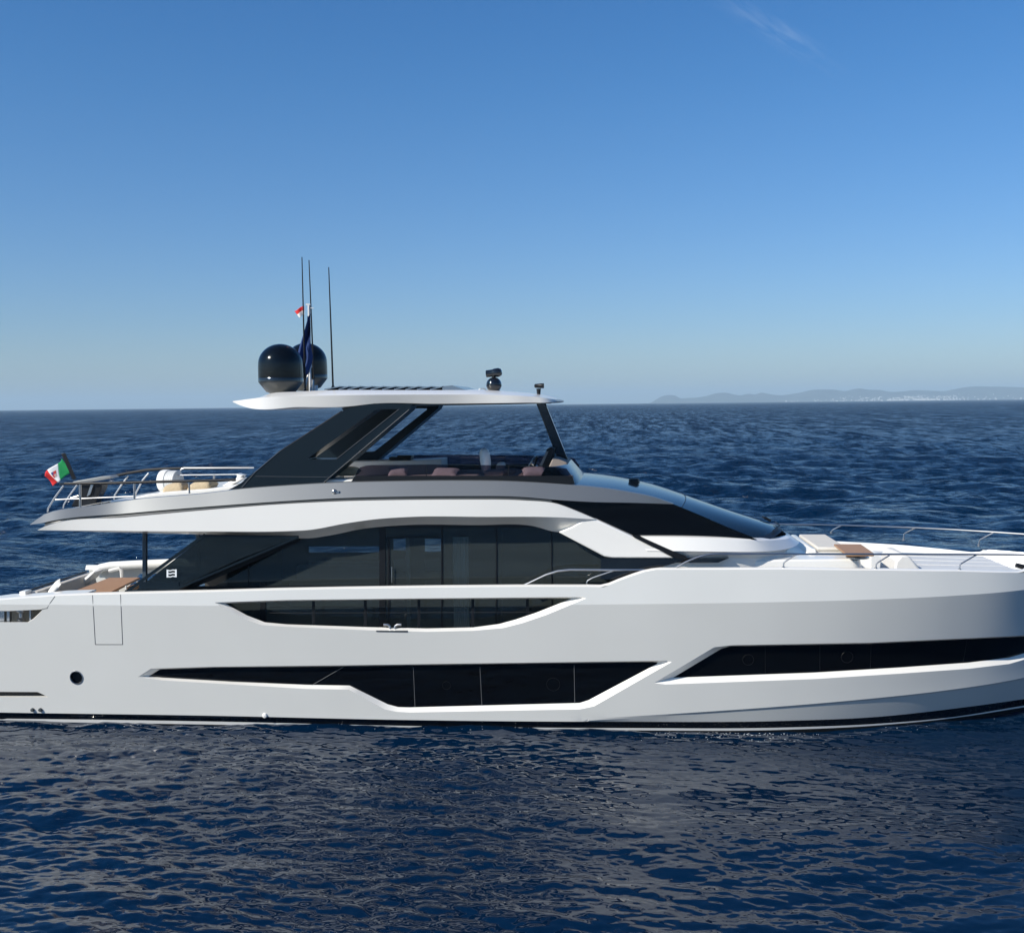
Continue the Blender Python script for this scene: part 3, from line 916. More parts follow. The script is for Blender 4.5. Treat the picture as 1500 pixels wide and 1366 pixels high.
G0 = [(44,767.7,-2.6),(56,759,-2.66),(64,753.5,-2.68),(82,748,-2.72),(120,743,-2.75),(200,731.2,-2.75),(300,722.3,-2.75),(348,716.6,-2.75),(420,711,-2.75),(500,706.6,-2.75),(552,705.4,-2.75),(664,704,-2.72),(748,705,-2.70),(804,707.8,-2.66),(853,711.3,-2.6),(920,720.2,-2.48),(960,728.6,-2.38),(987,737.8,-2.27)]
g0, g1, t_, b_, s_ = (curve_pts(c, N) for c in (G0, G1, T_, B_, S_))
def mirr(pts): return [Vector((p.x, -p.y, p.z)) for p in pts]
ov = MB()
ov.strip(t_, b_); ov.strip(b_, s_)
ov.strip([p + Vector((0, .12, .0)) for p in t_], t_)
ov.mirror()
ns = N - 16
ov.strip(s_[:ns], mirr(s_[:ns]))
part('overhang', ov, WHITE, sharp=22)
co = MB()
co.strip(g0, g1)
gin = [p + Vector((0, .10, .012)) for p in g0]; gin2 = [p + Vector((0, .16, -.02)) for p in g0]
co.strip(g0, gin); co.strip(gin, gin2)
co.mirror()
part('upper_coaming', co, SILVER, sharp=25)
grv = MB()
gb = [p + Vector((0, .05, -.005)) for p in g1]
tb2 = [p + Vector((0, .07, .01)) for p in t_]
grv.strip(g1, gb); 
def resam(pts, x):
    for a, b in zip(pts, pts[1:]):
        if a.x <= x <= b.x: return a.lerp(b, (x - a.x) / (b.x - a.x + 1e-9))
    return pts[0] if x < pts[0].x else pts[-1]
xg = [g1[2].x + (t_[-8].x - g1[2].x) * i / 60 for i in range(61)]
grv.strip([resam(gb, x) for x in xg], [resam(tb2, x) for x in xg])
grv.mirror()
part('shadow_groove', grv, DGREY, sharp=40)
# flybridge floor
fd = MB()
fl = [p + Vector((0, .16, -.30)) for p in g0[6:]]
fl = [Vector((p.x, p.y, min(p.z, 5.55))) for p in fl][:68]
fd.strip(fl, mirr(fl)); fd.strip([p + Vector((0, .16, -.02)) for p in g0[6:]][:68], fl)
fd.strip(mirr([p + Vector((0, .16, -.02)) for p in g0[6:]][:68]), mirr(fl))
fd.strip([g0[0], g0[3], g0[6]], mirr([g0[0], g0[3], g0[6]]))
fd.strip([g1[0], g1[3], g1[6]], mirr([g1[0], g1[3], g1[6]]))
part('flybridge_deck', fd, WHITE, sharp=30)

# ---- white diagonal pillar, wheelhouse base, slit
pl = MB()
pl.plate([(860,758.2),(872,760),(925,784.5),(988,817),(897,817),(885,815),(818,779.4),(838,771),(850,764)], -2.78, -2.30)
part('diagonal_pillar', pl, WHITE, bevel=.035)
wb = MB()
# wheelhouse body: rings in plan, from knuckle line to deck
def nose(pts):   # near-side plan points -> full ring by mirroring
    return pts + [Vector((p.x, -p.y, p.z)) for p in reversed(pts)]
# ledge top line near: (925,785)->(1109,789) then round the nose
z_top = [at(925,785,-2.62), at(1000,786,-2.60), at(1060,787.5,-2.45), at(1109,789.5,-2.15), at(1140,788,-1.4), at(1152,784.5,-.75)]
z_top2 = [p + Vector((0, -.06, -.03)) for p in z_top[:4]] + [p + Vector((.10, -.02, -.03)) for p in z_top[4:]]
z_mid = [at(948,806.5,-2.80), at(1010,807,-2.78), at(1066,807.8,-2.62), at(1120,807.5,-2.25), at(1157,802.5,-1.45), at(1170.5,795,-.7)]
z_low = [at(948,810,-2.72), at(1010,810.5,-2.70), at(1064,811,-2.54), at(1114,811,-2.15), at(1147,807,-1.40), at(1160,800,-.7)]
z_bot = [at(955,817,-2.62), at(1010,817,-2.6), at(1062,817,-2.46), at(1112,817.5,-2.1), at(1142,812,-1.4), at(1152,806,-.7)]
z_ft = [Vector((p.x, p.y, 2.9)) for p in z_bot]
def smooth_ring(pts, n=30):
    # Catmull-Rom through the half ring closed on its mirror image
    c = [pts[0] - (pts[1] - pts[0])] + pts + [Vector((pts[-1].x + .06, 0, pts[-1].z))] + [Vector((pts[-1].x, -pts[-1].y, pts[-1].z))]
    out = []
    m = len(pts)
    for i in range(1, m + 1):
        p0, p1, p2, p3 = c[i-1], c[i], c[i+1], c[i+2]
        for k in range(6):
            t = k / 6
            out.append(.5 * ((2*p1) + (-p0 + p2)*t + (2*p0 - 5*p1 + 4*p2 - p3)*t*t + (-p0 + 3*p1 - 3*p2 + p3)*t**3))
    out.append(c[m+1])
    return out + [Vector((p.x, -p.y, p.z)) for p in reversed(out[:-1])]
base_in = [Vector((p.x - .0, p.y * .85, p.z + .01)) for p in z_top]
rr = [smooth_ring(r) for r in (base_in, z_top, z_top2, z_mid, z_low, z_bot, z_ft)]
wb.loft(rr, closed=False, caps=False)
part('wheelhouse_base', wb, WHITE, sharp=24)
sl = MB()
sl.plate([(927,785.5),(937,785.8),(1006,815.5),(1006,818.5),(992,818.5)], -2.815, -2.35)
part('side_slit', sl, BLACKM)
bs = MB()
bs.plate([(880,817.2),(1068,817.2),(1052,823.6),(990,823.8),(958,833),(930,843),(915,848),(880,848)], -2.71, -2.3)
part('side_deck_panel', bs, BLACK)

# ---- wheelhouse roof and windscreen
RE = [(812,709.5,-2.60),(853,711.6,-2.55),(920,720.4,-2.44),(960,729,-2.34),(987,738.4,-2.24),(1021,752.4,-2.16),(1067,772.2,-2.08),(1090,781.5,-2.02),(1109,789.3,-1.95)]
re_ = curve_pts(RE, 44)
fwd = lambda i: i / 43
rf = MB(); wsm = MB()
ringsR = []
for i, p in enumerate(re_):
    t = fwd(i); row = []
    for k in range(17):
        s = -1 + 2 * k / 16                       # -1 near, +1 far
        a = 1 - abs(s) ** 2.2
        b = 1 - abs(s) ** 2
        bulge = .08 + .62 * max(0, (t - .45) / .55) ** 1.3
        row.append(Vector((p.x + b * bulge, abs(p.y) * s, p.z + a * (.07 + .05 * t) + (0.0 if t < .9 else 0))))
    ringsR.append(row)
cut = 27
rf.loft(ringsR[:cut + 1], closed=False, caps=False)
part('wheelhouse_roof', rf, ROOFP, sharp=40)
wsm.loft(ringsR[cut:], closed=False, caps=False)
WSG = pbr('windscreen glass', (.006, .012, .018), .05, spec=.3)
ws = part('windscreen', wsm, WSG, sharp=40)
sea_ = MB(); sea_.tube([p + Vector((0, 0, .004)) for p in ringsR[cut]], .010, 6); part('roof_seam', sea_, BLACKM, ws)
wp = MB()
for (pa, pb, pc) in (((1118,778,-1.0),(1100,767,-.6),(1085,762,-.3)),):
    pass
basept = [Vector((p.x + .10, p.y, p.z + .03)) for p in ringsR[-1][3:14]]
wp.tube([ringsR[-1][3] + Vector((.06,0,.04)), ringsR[-1][6] + Vector((.10,0,.07)), ringsR[-1][9] + Vector((.06,0,.07))], .02, 6)
wp.tube([ringsR[-1][11] + Vector((.1,0,.05)), ringsR[-1][11] + Vector((-.05,0,.14)), ringsR[-1][12] + Vector((.0,0,.16))], .035, 6)
part('wiper', wp, BLACKM, ws)
# fill between windscreen foot and base ledge
ff = MB(); ff.strip(ringsR[-1], [Vector((p.x + .16, p.y * 1.05, p.z - .05)) for p in ringsR[-1]]); part('windscreen_sill', ff, BLACKM, sharp=40)
# black side windows of the wheelhouse
swp = [(806,733.5),(870,735.3),(933,736.8),(986,738.6),(1021,752.6),(1067,772.4),(1110,790.5),(1060,788.6),(925,786),(872,761),(818,738.5)]
sw = MB(); a = [at(x, y, -2.66 + .42 * max(0, (x - 812) / 297)) for x, y in swp]
sw.add(a, [tuple(range(len(a)))])
sidew = part('wheelhouse_window', sw, PANE, sharp=50)
sw.v = [(x, -y, z) for x, y, z in sw.v]; part('wheelhouse_window', sw, PANE, sharp=50)
hk = MB(); p0 = at(929, 704.5, -.35); hk.loft([[p0 + Vector((x * s, y * s, z)) for x, y in ((-.10,-.12),(.10,-.12),(.14,0),(.10,.12),(-.10,.12),(-.14,0))] for s, z in ((1, -.06), (1, .03), (.85, .07))])
part('roof_vent', hk, BLACKM)
# running light on the coaming
nl = MB(); nl.lathe(at(490, 719.5, -2.84), [(.05,.06),(.06,-.02),(.05,-.06),(.02,-.08)], 14, 'y'); nl.box(at(493.5,720.5,-2.86), (.13,.06,.05)); part('navigation_light', nl, CHROME)

# ---- flybridge smoked glass and cowl
fg = MB()
YG = -2.60
fg.plate([(520,697.5),(524,687.5),(528,684),(535,682),(545,681),(636,680),(745,681.5),(800,683),(830,686),(838,697.5)], YG, YG + .018)
part('side_screen', fg, SMOKE)
fg = MB(); fg.plate([(520,697.5),(524,687.5),(528,684),(535,682),(545,681),(636,680),(745,681.5),(800,683),(830,686),(838,697.5)], YG, YG + .018)
fg.v = [(x, -y, z) for x, y, z in fg.v]
part('side_screen', fg, SMOKE)
fb = MB(); fb.plate([(513,707.5),(520,696.8),(838,696.8),(842,709),(804,709.5),(664,706)], YG - .01, YG + .05); part('screen_sill', fb, BLACKM)
fb.v = [(x, -y, z) for x, y, z in fb.v]; part('screen_sill', fb, BLACKM)
for px in (624.5, 745):
    pst = MB(); pst.plate([(px-.6,681),(px+.6,681),(px+.6,697),(px-.6,697)], YG - .006, YG + .02)
    part('screen_post', pst, BLACKM)
cw = MB()
ct, cb = at(834, 675.5, 0), at(855.5, 697, 0)
xe_t, xe_b = at(800, 683, -2.5).x, at(822, 708, -2.55).x
def arc(xe, xc_, ye, z0, z1, n=28):
    out = []
    for i in range(n + 1):
        a = -math.pi/2 + math.pi * i / n
        ca, sa = max(0, math.cos(a)), math.sin(a)
        out.append(Vector((xe + (xc_ - xe) * ca ** .75, ye * (abs(sa) ** .75) * (1 if sa > 0 else -1), z0 + (z1 - z0) * ca)))
    return out
ztE, zbE = at(800, 683, -2.5).z, at(822, 709, -2.55).z
a0 = arc(xe_t - .15, ct.x - .16, 2.45, ztE - .25, ct.z - .30)
a1 = arc(xe_t, ct.x - .01, 2.50, ztE, ct.z)
a2 = arc(xe_t + .04, ct.x + .04, 2.53, ztE - .01, ct.z - .02)
a3 = arc(xe_b, cb.x - .05, 2.58, zbE + .06, cb.z + .05)
a4 = arc(xe_b + .04, cb.x, 2.60, zbE - .02, cb.z - .03)
cw.loft([a0, a1, a2, a3, a4], closed=False, caps=False)
part('flybridge_cowl', cw, ROOFP, sharp=35)

# ---- hardtop
def hard_ring(px_t, top, bot, yh):
    pass
TH = [(341,587.6,-2.30),(352,586,-2.36),(379,582.6,-2.45),(440,580.2,-2.5),(520,578.5,-2.55),(640,577.8,-2.55),(720,578.2,-2.5),(776,580.5,-2.4),(800,582.8,-2.3),(815,585.6,-2.1)]
BH = [(341,588.6,-2.30),(350,592.8,-2.34),(358,595.6,-2.4),(440,596,-2.45),(504,595.6,-2.45),(520,594.2,-2.45),(541,591.6,-2.45),(640,591.2,-2.45),(776,589.6,-2.38),(806,589.2,-2.25),(815,588,-2.1)]
UH = [(341,587,-1.4),(379,582.2,-1.7),(392,577.2,-1.9),(434,573.6,-2.0),(580,571.4,-2.05),(678,571.4,-2.05),(734,574,-2.0),(776,577.8,-1.9),(800,581.4,-1.7),(813,585,-1.5)]
th, bh, uh = curve_pts(TH, 60), curve_pts(BH, 60), curve_pts(UH, 60)
ht = MB()
ux = [Vector((p.x, p.y, p.z)) for p in uh]
cx = [Vector((p.x, 0, p.z + .04)) for p in uh]
for i in range(59): pass
ht.strip(bh, th); ht.strip(th, ux); ht.strip(ux, cx)
bi = [p + Vector((0, .35, -.012)) for p in bh]
ht.strip(bh, bi); ht.strip(bi, [Vector((p.x, 0, p.z)) for p in bi])
ht.mirror()
hard = part('hardtop', ht, WHITE, sharp=20)
def capring(i): return [bh[i], th[i], ux[i], cx[i]] 
em = MB(); e = [bh[-1], th[-1], ux[-1]]; em.strip([bh[-1], th[-1], ux[-1]], mirr(e)); em.add([th[-1], ux[-1], cx[-1], mirr([ux[-1]])[0], mirr([th[-1]])[0]], [(0,1,2,3,4)])
part('hardtop_edge', em, WHITE, hard, sharp=20)
em = MB(); em.strip([bh[0], th[0], ux[0]], mirr([bh[0], th[0], ux[0]]))
part('hardtop_edge', em, WHITE, hard, sharp=20)
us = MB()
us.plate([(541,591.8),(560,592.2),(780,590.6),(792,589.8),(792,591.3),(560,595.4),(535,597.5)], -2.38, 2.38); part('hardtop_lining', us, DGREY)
lv = MB()
edges_px = [475, 496, 509, 526, 543, 560, 577, 594, 611, 630, 648]
for a, b in zip(edges_px, edges_px[1:]):
    p0, p1 = at(a, 571.2, -1.6), at(b + 1.5, 568.4, -1.6)
    lv.loft([[Vector((p0.x, y, p0.z)), Vector((p1.x, y, p1.z + .03)), Vector((p1.x, y, p1.z + .055)), Vector((p0.x, y, p0.z + .03))] for y in (-1.6, 1.6)])
p0, p1 = at(648, 568, -1.6), at(684, 571.6, -1.6)
lv.loft([[Vector((p0.x, y, p0.z - .05)), Vector((p1.x, y, p1.z - .02)), Vector((p1.x, y, p1.z)), Vector((p0.x + .25, y, p0.z + .06)), Vector((p0.x, y, p0.z + .04))] for y in (-1.6, 1.6)])
part('louvre_roof', lv, pbr('blue grey louvre', (.10, .14, .19), .25, coat=.4), hard)
# front pillar on the centreline
fp = MB()
a0, a1, a2, a3 = at(785.5, 590, 0), at(799, 590, 0), at(833.5, 676, 0), at(818.5, 676, 0)
fp.loft([[p + Vector((0, s * .09, 0)) for p in (a0, a1, a2, a3)] for s in (-1, 1)])
part('front_pillar', fp, BLACK, hard, bevel=.02)

# ---- arch plates either side, holding the roof
def arch_plate():
    outer = [(334,717.5),(352,708),(374,690),(410,661),(500,603),(512,597),(534,593.5),(548,590.8),(604,591.5),(600,600),(474,707.5),(420,711.5)]
    return outer
inner_hole = rounded([(449,672.5),(470,672.5),(492,672.5),(584,599),(552,599)], 5, 3)
inner_hole = rounded([(449,672.8),(493,672.5),(584.5,599.3),(551,599.3)], 5, 3)
def plate_with_hole(outer, hole, y0, y1):
    o3 = [at(a, b, y0) for a, b in dense(outer, 12)]; h3 = [at(a, b, y0) for a, b in hole]
    no, nh = len(o3), len(h3)
    vs = [Vector((p.x, p.z)) for p in o3 + h3]
    ed = [(i, (i+1) % no) for i in range(no)] + [(no + i, no + (i+1) % nh) for i in range(nh)]
    vo, eo, fo, *_ = delaunay_2d_cdt(vs, ed, [], 0, 1e-6)
    oo, hh = [(p.x, p.z) for p in o3], [(p.x, p.z) for p in h3]
    mb = MB(); n = len(vo)
    mb.v = [(p[0], y0, p[1]) for p in vo] + [(p[0], y1, p[1]) for p in vo]
    for f in fo:
        c = (sum(vo[i][0] for i in f)/3, sum(vo[i][1] for i in f)/3)
        if inpoly(*c, oo) and not inpoly(*c, hh):
            mb.f.append(tuple(f)); mb.f.append(tuple(n + i for i in reversed(f)))
    for ring in (o3, h3):
        mb.loft([ring, [Vector((p.x, y1, p.z)) for p in ring]], caps=False)
    return mb
for s in (1, -1):
    mb = plate_with_hole(arch_plate(), inner_hole, -2.55, -1.80)
    if s < 0: mb.v = [(x, -y, z) for x, y, z in mb.v]
    ar = part('roof_arch', mb, NAVY, sharp=30)
    ed = MB()
    def lin(pts, r):
        ed.tube([at(a, b, -2.555) for a, b in pts], r, 6)
    ed.plate([(410,660),(440,640.5),(500,601.5),(505,605),(440,646.5),(408,667)], -2.34, -1.85)
    ed.plate([(500,597.5),(514,595),(530,593),(520,600),(508,607)], -2.30, -2.05)
    if s < 0: ed.v = [(x, -y, z) for x, y, z in ed.v]
    part('inner_rim', ed, pbr('bronze trim', (.055, .04, .032), .35, metal=.3), ar, sharp=30)
    if s > 0:
        ln_ = MB()
        for pts, r in (([(411,659.5),(374,691),(354,714)], .012), ([(493,672),(584,599.5)], .008), ([(599,600),(474,706.5)], .008), ([(374,697.5),(484,698.5)], .006)):
            ln_.tube([at(a, b, -2.556) for a, b in pts], r, 6)
        part('trim_line', ln_, pbr('bright trim', (.16, .17, .18), .25, metal=.6), ar)

# ---- radomes, mast, aerials, searchlight, horn
HT_Z = ux[20].z
for (px, y, sc) in ((411.5, -1.0, 1.0), (449, 1.0, 1.0)):
    c = at(px, 558.5 if y < 0 else 553.5, y)
    R = 33.0 / FPX * (28.3)
    prof = [(.30, -.30), (R * .62, -.27), (R * .985, -.07), (R * 1.0, -.05)]
    rd = MB(); rd.lathe(c, [(.26, -.36), (.30, -.30), (R*.66, -.27), (R*.99, -.02), (R*.99, .0)], 48)
    dome = MB(); dp = [(R, .0), (R*1.005, .15), (R*1.003, .32), (R*.995, .44)]
    for k in range(1, 15):
        a = math.pi/2 * k/14
        dp.append((R * .995 * math.cos(a), .44 + .53 * math.sin(a)))
    dome.lathe(c, dp, 64)
    d = part('satellite_dome', dome, pbr('dome black', (.003, .004, .005), .12, coat=.0, spec=.35), sharp=50)
    part('dome_base', rd, pbr('dome base grey', (.04, .045, .045), .35), d, sharp=40)
    bd = MB(); bd.lathe(c, [(R*1.008, -.02), (R*1.012, .07), (R*1.002, .085)], 48); part('dome_band', bd, BLACK, d)
ms = MB()
ym = .1
ms.tube([at(454.5, 577, ym), at(452.5, 445, ym)], .035, 10); ms.box(at(451.5, 446, ym), (.12, .06, .04)); ms.tube([at(453, 451, ym), at(459.5, 451.5, ym)], .012, 6)
ms.tube([at(443.5, 577, ym - .2), at(446,572,ym-.2), at(452, 545, ym - .1), at(456, 537, ym), at(455,528,ym)], .022, 8)
ms.box(at(438, 575.5, ym), (.5, .35, .06)); ms.tube([at(458.5,577,ym),at(458.5,556,ym)], .03, 8); ms.tube([at(463,577,ym),at(463,564,ym)], .05, 8)
part('signal_mast', ms, pbr('mast white', (.6,.61,.61), .35))
for (x0, y0, x1, y1, ya) in ((442.3,376.5,447.2,574,-.3), (452.6,381,460.5,574,.45), (481.5,391.5,488,568.5,-.6)):
    an = MB(); p0, p1 = at(x1, y1, ya), at(x0, y0, ya)
    an.tube([p0 + Vector((0,0,-.1)), p0.lerp(p1, .5), p1], [.026, .021, .013], 8); an.lathe(p0 + Vector((0,0,-.08)), [(.07,-.08),(.07,.05),(.035,.14)], 12)
    part('whip_aerial', an, BLACKM)
slm = MB(); c = at(723.5, 563.5, 0)
prof = [(.01, -.19), (.16, -.19), (.165, -.16)] + [(.205 * math.cos(a), .205 * math.sin(a) * .98) for a in np.linspace(-.75, 1.35, 14)] + [(.06, .21), (.06, .27)]
slm.lathe(c, prof, 32)
sl_ = part('searchlight', slm, BLACK, sharp=50)
hd = MB(); c2 = at(723.5, 546.2, 0)
rot = Matrix.Rotation(math.radians(-6), 3, 'Y')
rings_ = []
for x, ry, rz in ((-.21, .085, .085), (-.20, .095, .095), (-.02, .10, .10), (0.0, .11, .115), (.12, .115, .12), (.19, .09, .09), (.215, .04, .04)):
    rings_.append([c2 + rot @ Vector((x, ry * math.cos(t), rz * math.sin(t))) for t in np.linspace(0, 2*math.pi, 20, endpoint=False)])
hd.loft(rings_); part('lamp_head', hd, BLACK, sl_, sharp=40)
wr = MB(); wr.tube([at(700, 572.5, -.2), at(703, 569.3, -.2), at(708, 568.8, -.1), at(713, 571.5, 0)], .014, 6); part('cable', wr, WHITE, sl_)
hn = MB(); c3 = at(789, 569, -.3)
hn.tube([c3 + Vector((0, 0, -.16)), c3 + Vector((0, 0, .0))], [.045, .06], 10)
hn.loft([[at(790, 565, -.3) + Vector((x, ry * math.cos(t), rz * math.sin(t))) for t in np.linspace(0, 2*math.pi, 16, endpoint=False)] for x, ry, rz in ((-.13,.03,.03),(-.11,.055,.05),(.02,.06,.06),(.03,.07,.065),(.12,.07,.065))])
part('horn', hn, BLACKM, sharp=40)

# ---- rails on the bow
def railing(top, posts, mat, name, sgn=1, r=.022, rp=.017):
    m = MB(); m.tube([Vector((p.x, sgn * p.y, p.z)) for p in top], r, 8)
    o = part(name, m, mat)
    for q in posts:
        m = MB(); m.tube([Vector((p.x, sgn * p.y, p.z)) for p in q], rp, 8)
        b = q[0]; m.lathe(Vector((b.x, sgn * b.y, b.z)), [(.035, -.01), (.035, .05), (.024, .06)], 10)
        part('stanchion', m, mat, o)
    return o
def rail_in(px, py, add=0): # a point over the near cap, 0.12 m inboard
    y = -2.9
    for _ in range(12):
        p = at(px, py, y); y = -(half(p.x, 3.7) - .12 - add)
    return at(px, py, y)
topn = [rail_in(*p) for p in ((990,830.5),(1005,822.5),(1020,816.5),(1034,812.5),(1046,811),(1060,811),(1150,811.2),(1250,811.4),(1350,811.6),(1430,811.8),(1500,812.2),(1560,813))]
posts = []
for bx, by, kx, ky, tx, ty in ((1147.5,833,1148,824.5,1165,812.5),(1283,834.5,1283.5,826,1303,813),(1405.5,836,1406,827.5,1430,812.5)):
    posts.append([rail_in(bx, by), rail_in(kx, ky), rail_in(kx + 2.5, ky - 2.5), rail_in(tx, ty)])
railing(topn, posts, CHROME, 'bow_rail')
pf = []
for bx, by, kx, ky, tx, ty in ((1217.5,781,1218.5,777,1233,768.5),(1323.5,791,1324,782.5,1341.5,772),(1433.5,799.5,1434.5,791.5,1456.5,778.5)):
    pf.append([at(bx, by, 0), at(kx, ky, 0), at(kx + 2, ky - 2, 0), at(tx, ty, 0)])
def far_pt(px, py):
    return at(px, py, float(np.interp(px, [1040, 1217, 1323, 1433, 1500, 1560], [2.95, 2.78, 2.5, 1.8, 1.3, .9])))
def mk(px, py): p = far_pt(px, py); return Vector((p.x, p.y, p.z))
topf = [mk(*p) for p in ((1040,765),(1122,767),(1200,768),(1240,769),(1290,770.6),(1341,772.6),(1400,775.6),(1457,779.2),(1500,782),(1560,786))]
postf = []
for bx, by, kx, ky, tx, ty in ((1217.5,781,1218.5,777,1233,769),(1323.5,791,1324,782.5,1341.5,772.8),(1433.5,799.5,1434.5,791.5,1456.5,779.4)):
    postf.append([mk(bx, by), mk(kx, ky), mk(kx + 2, ky - 2), mk(tx, ty)])
railing(topf, postf, CHROME, 'bow_rail')
# rails amidships: sloping handrail by the ramp, and one short stay
hr = MB(); yy = -2.70
hr.tube([at(*p, yy) for p in ((763,858.5),(775,853.5),(800,841.5),(817,836),(835,834),(900,834.5),(967,834.5))], .03, 8)
hr = part('side_handrail', hr, CHROME)
st_ = MB(); st_.tube([at(*p, yy) for p in ((859.5,859),(859.5,853),(861,850),(868,846),(888,839),(899,835.5))], .020, 8); part('stanchion', st_, CHROME, hr)
# wires and posts in the bulwark opening
yo = -2.86
wi = MB()
for y_ in (889.5, 897.5): wi.tube([at(395, y_ - 0.2, yo), at(520, y_ - .4, yo), at(815, y_ - 1.2, yo)], .006, 5)
wi = part('guard_wire', wi, pbr('dark wire', (.03,.032,.035), .4))
for px, top, bot in ((459,878,916.5),(535,877,919),(613.5,877,920.5),(692.5,877,920),(772.5,876,906)):
    m = MB(); m.plate([(px-2,top),(px+2,top),(px+2,bot),(px-2,bot)], yo + .02, yo + .05); part('guard_post', m, BLACKM, wi)

# ---- wing glass aft of the saloon, with the three-bar emblem
YW = -2.86
wgpoly = [(184,868.5),(250,818),(300,782.5),(436,786.5),(345,823),(252,866.3)]
wg = MB(); wg.plate([(196,866.5),(252,822),(300,785.5),(428,788),(345,821),(252,863.5)], YW + .01, YW + .025)
wgo = part('wing_screen', wg, WINGG)
wf = MB()
def wbar(a, b, w, y0=YW, t=.04):
    a, b = Vector(a), Vector(b); d = (b-a).normalized(); n = Vector((-d.y, d.x)) * w/2
    wf.plate([tuple(a+n), tuple(b+n), tuple(b-n), tuple(a-n)], y0, y0 + t)
wbar((183,868),(300,783), 4.5); wbar((297,784.5),(437,786.5), 4, YW - .003); wbar((437,786),(251,865.5), 3, YW - .005); wbar((183,867),(262,865), 6, YW - .007); wbar((204,857),(262,857), 10, YW - .002)
part('screen_frame', wf, NAVY, wgo)
lg = MB()
yl = YW - .004
def lb(pts): lg.plate(pts, yl, yl + .008)
lb([(244,834),(246.5,834),(246.5,845.5),(244,845.5)]); lb([(256.3,833.5),(258.8,833.5),(258.8,845),(256.3,845)])
for k, dy in enumerate((0, 4.5, 9)):
    lb([(246.5,834.3+dy),(249,834.9+dy),(253,833.7+dy),(256.3,834.2+dy),(256.3,835.8+dy),(253,835.3+dy),(249,836.5+dy),(246.5,835.9+dy)])
part('emblem', lg, pbr('emblem silver', (.75,.78,.8), .35), wgo)
# pole carrying the overhang
po = MB(); po.plate([(208.3,778),(214,778),(214,868),(208.3,868)], -1.9, -1.8); part('deck_pole', po, pbr('pole blue grey', (.05,.07,.09), .3), bevel=.01)
po2 = MB(); po2.v = [(x, -y, z) for x, y, z in po.v]; po2.f = po.f; part('deck_pole', po2, bpy.data.materials['pole blue grey'], bevel=.01)
# foot strip below the wing
ft = MB(); ft.plate([(185,866.5),(300,864),(300,868.5),(185,871)], YW + .03, YW + .2); part('wing_foot', ft, DGREY)

# ---- aft cockpit: quarter, sofa, teak tables, far rail
ck = MB()
ck.plate([(-60,884),(0,876),(26,875.4),(55,873.6),(80,871),(123,869.6),(123,873),(0,882)], -2.9, -2.2)
part('quarter_top', ck, WHITE, bevel=.03)
sf = MB()
# far-side white bulwark roll and curved coaming
def fp_(px, py, y): return at(px, py, y)
sf.tube([fp_(140,838,2.75), fp_(148,831.5,2.8), fp_(162,828.5,2.82), fp_(200,826.5,2.82), fp_(260,824,2.82), fp_(320,822,2.82)], .13, 14)
part('port_bulwark_roll', sf, WHITE)
rl = MB(); rl.tube([fp_(160,836,2.3), fp_(168,834,2.3), fp_(175,832.5,2.3), fp_(178,835,2.3), fp_(179,845,2.3)], .06, 8); part('port_rail', rl, LFABRIC)
ss = MB()
# aft sofa running across the boat: dark capping, cream back, grey front
A0, A1 = at(42, 866.5, -2.1), at(127, 838.5, 2.3)
def off(p, dz, dx=0): return Vector((p.x + dx, p.y, p.z + dz))
ss.loft([[off(p, 0), off(p, .0, .24), off(p, -.95, .5), off(p, -.95, 0)] for p in (A0, A1)])
part('cockpit_sofa', ss, FABRIC, bevel=.04)
sb = MB(); sb.loft([[off(p, .012), off(p, .05), off(p, .05, -.08), off(p, .012, -.08)] for p in (A0, A1)]); part('sofa_rail', sb, BLACKM)
sc_ = MB(); sc_.loft([[off(p, -.30, .32), off(p, -.34, 1.0), off(p, -.75, 1.0), off(p, -.75, .32)] for p in (off(A0, 0), off(A1, 0))]); part('sofa_seat', sc_, FABRIC, bevel=.06)
bt = MB(); bt.plate([(28,866),(37.5,865.5),(38,874),(28,874)], -2.4, -2.1); part('bollard', bt, WHITE, bevel=.02)

def table(name, label, corners, z, thick, legs):
    ps = [atz(a, b, z) for a, b in corners]
    c = sum(ps, Vector()) / len(ps)
    zb = legs
    t = thing(name, label, 'table', (c.x, c.y, zb))
    m = MB(); m.prism(ps, (0, 0, -thick)); mesh_obj('table_top', m, TEAK, t, bevel=.012)
    m = MB(); m.lathe((c.x, c.y, zb), [(.28, 0), (.28, .03), (.07, .06), (.06, z - thick - zb - .05), (.16, z - thick - zb - .002)], 20)
    mesh_obj('pedestal', m, CHROME, t)
    return t
table('dining_table', 'brown teak dining table in the open aft cockpit beside the cream sofa', [(106,866),(164,865.8),(205,845.3),(160,845.6)], 2.98, .06, 2.12)
ch = thing('deck_chair', 'low brown backed chair with pale frame at the end of the aft dining table', 'chair', at(188, 866, -1.6))
def m_at(name, fn, mat, par, **kw):
    m = MB(); fn(m); return mesh_obj(name, m, mat, par, **kw)
q0 = at(188, 866, -1.6)
for x, y in ((-.0,-.35),(.0,.35),(.5,-.35),(.5,.35)):
    m = MB(); m.tube([Vector((q0.x + x, q0.y + y + .35, 2.12)), Vector((q0.x + x - (.06 if x == 0 else 0), q0.y + y + .35, 3.12 if x == 0 else 2.75))], .022, 8); mesh_obj('leg', m, WHITE, ch)
m = MB(); m.box((q0.x - .04, q0.y + .35, 2.95), (.05, .72, .26)); mesh_obj('backrest', m, TEAK, ch, bevel=.015)
m = MB(); m.box((q0.x + .25, q0.y + .35, 2.58), (.55, .7, .09)); mesh_obj('seat', m, FABRIC, ch, bevel=.03)

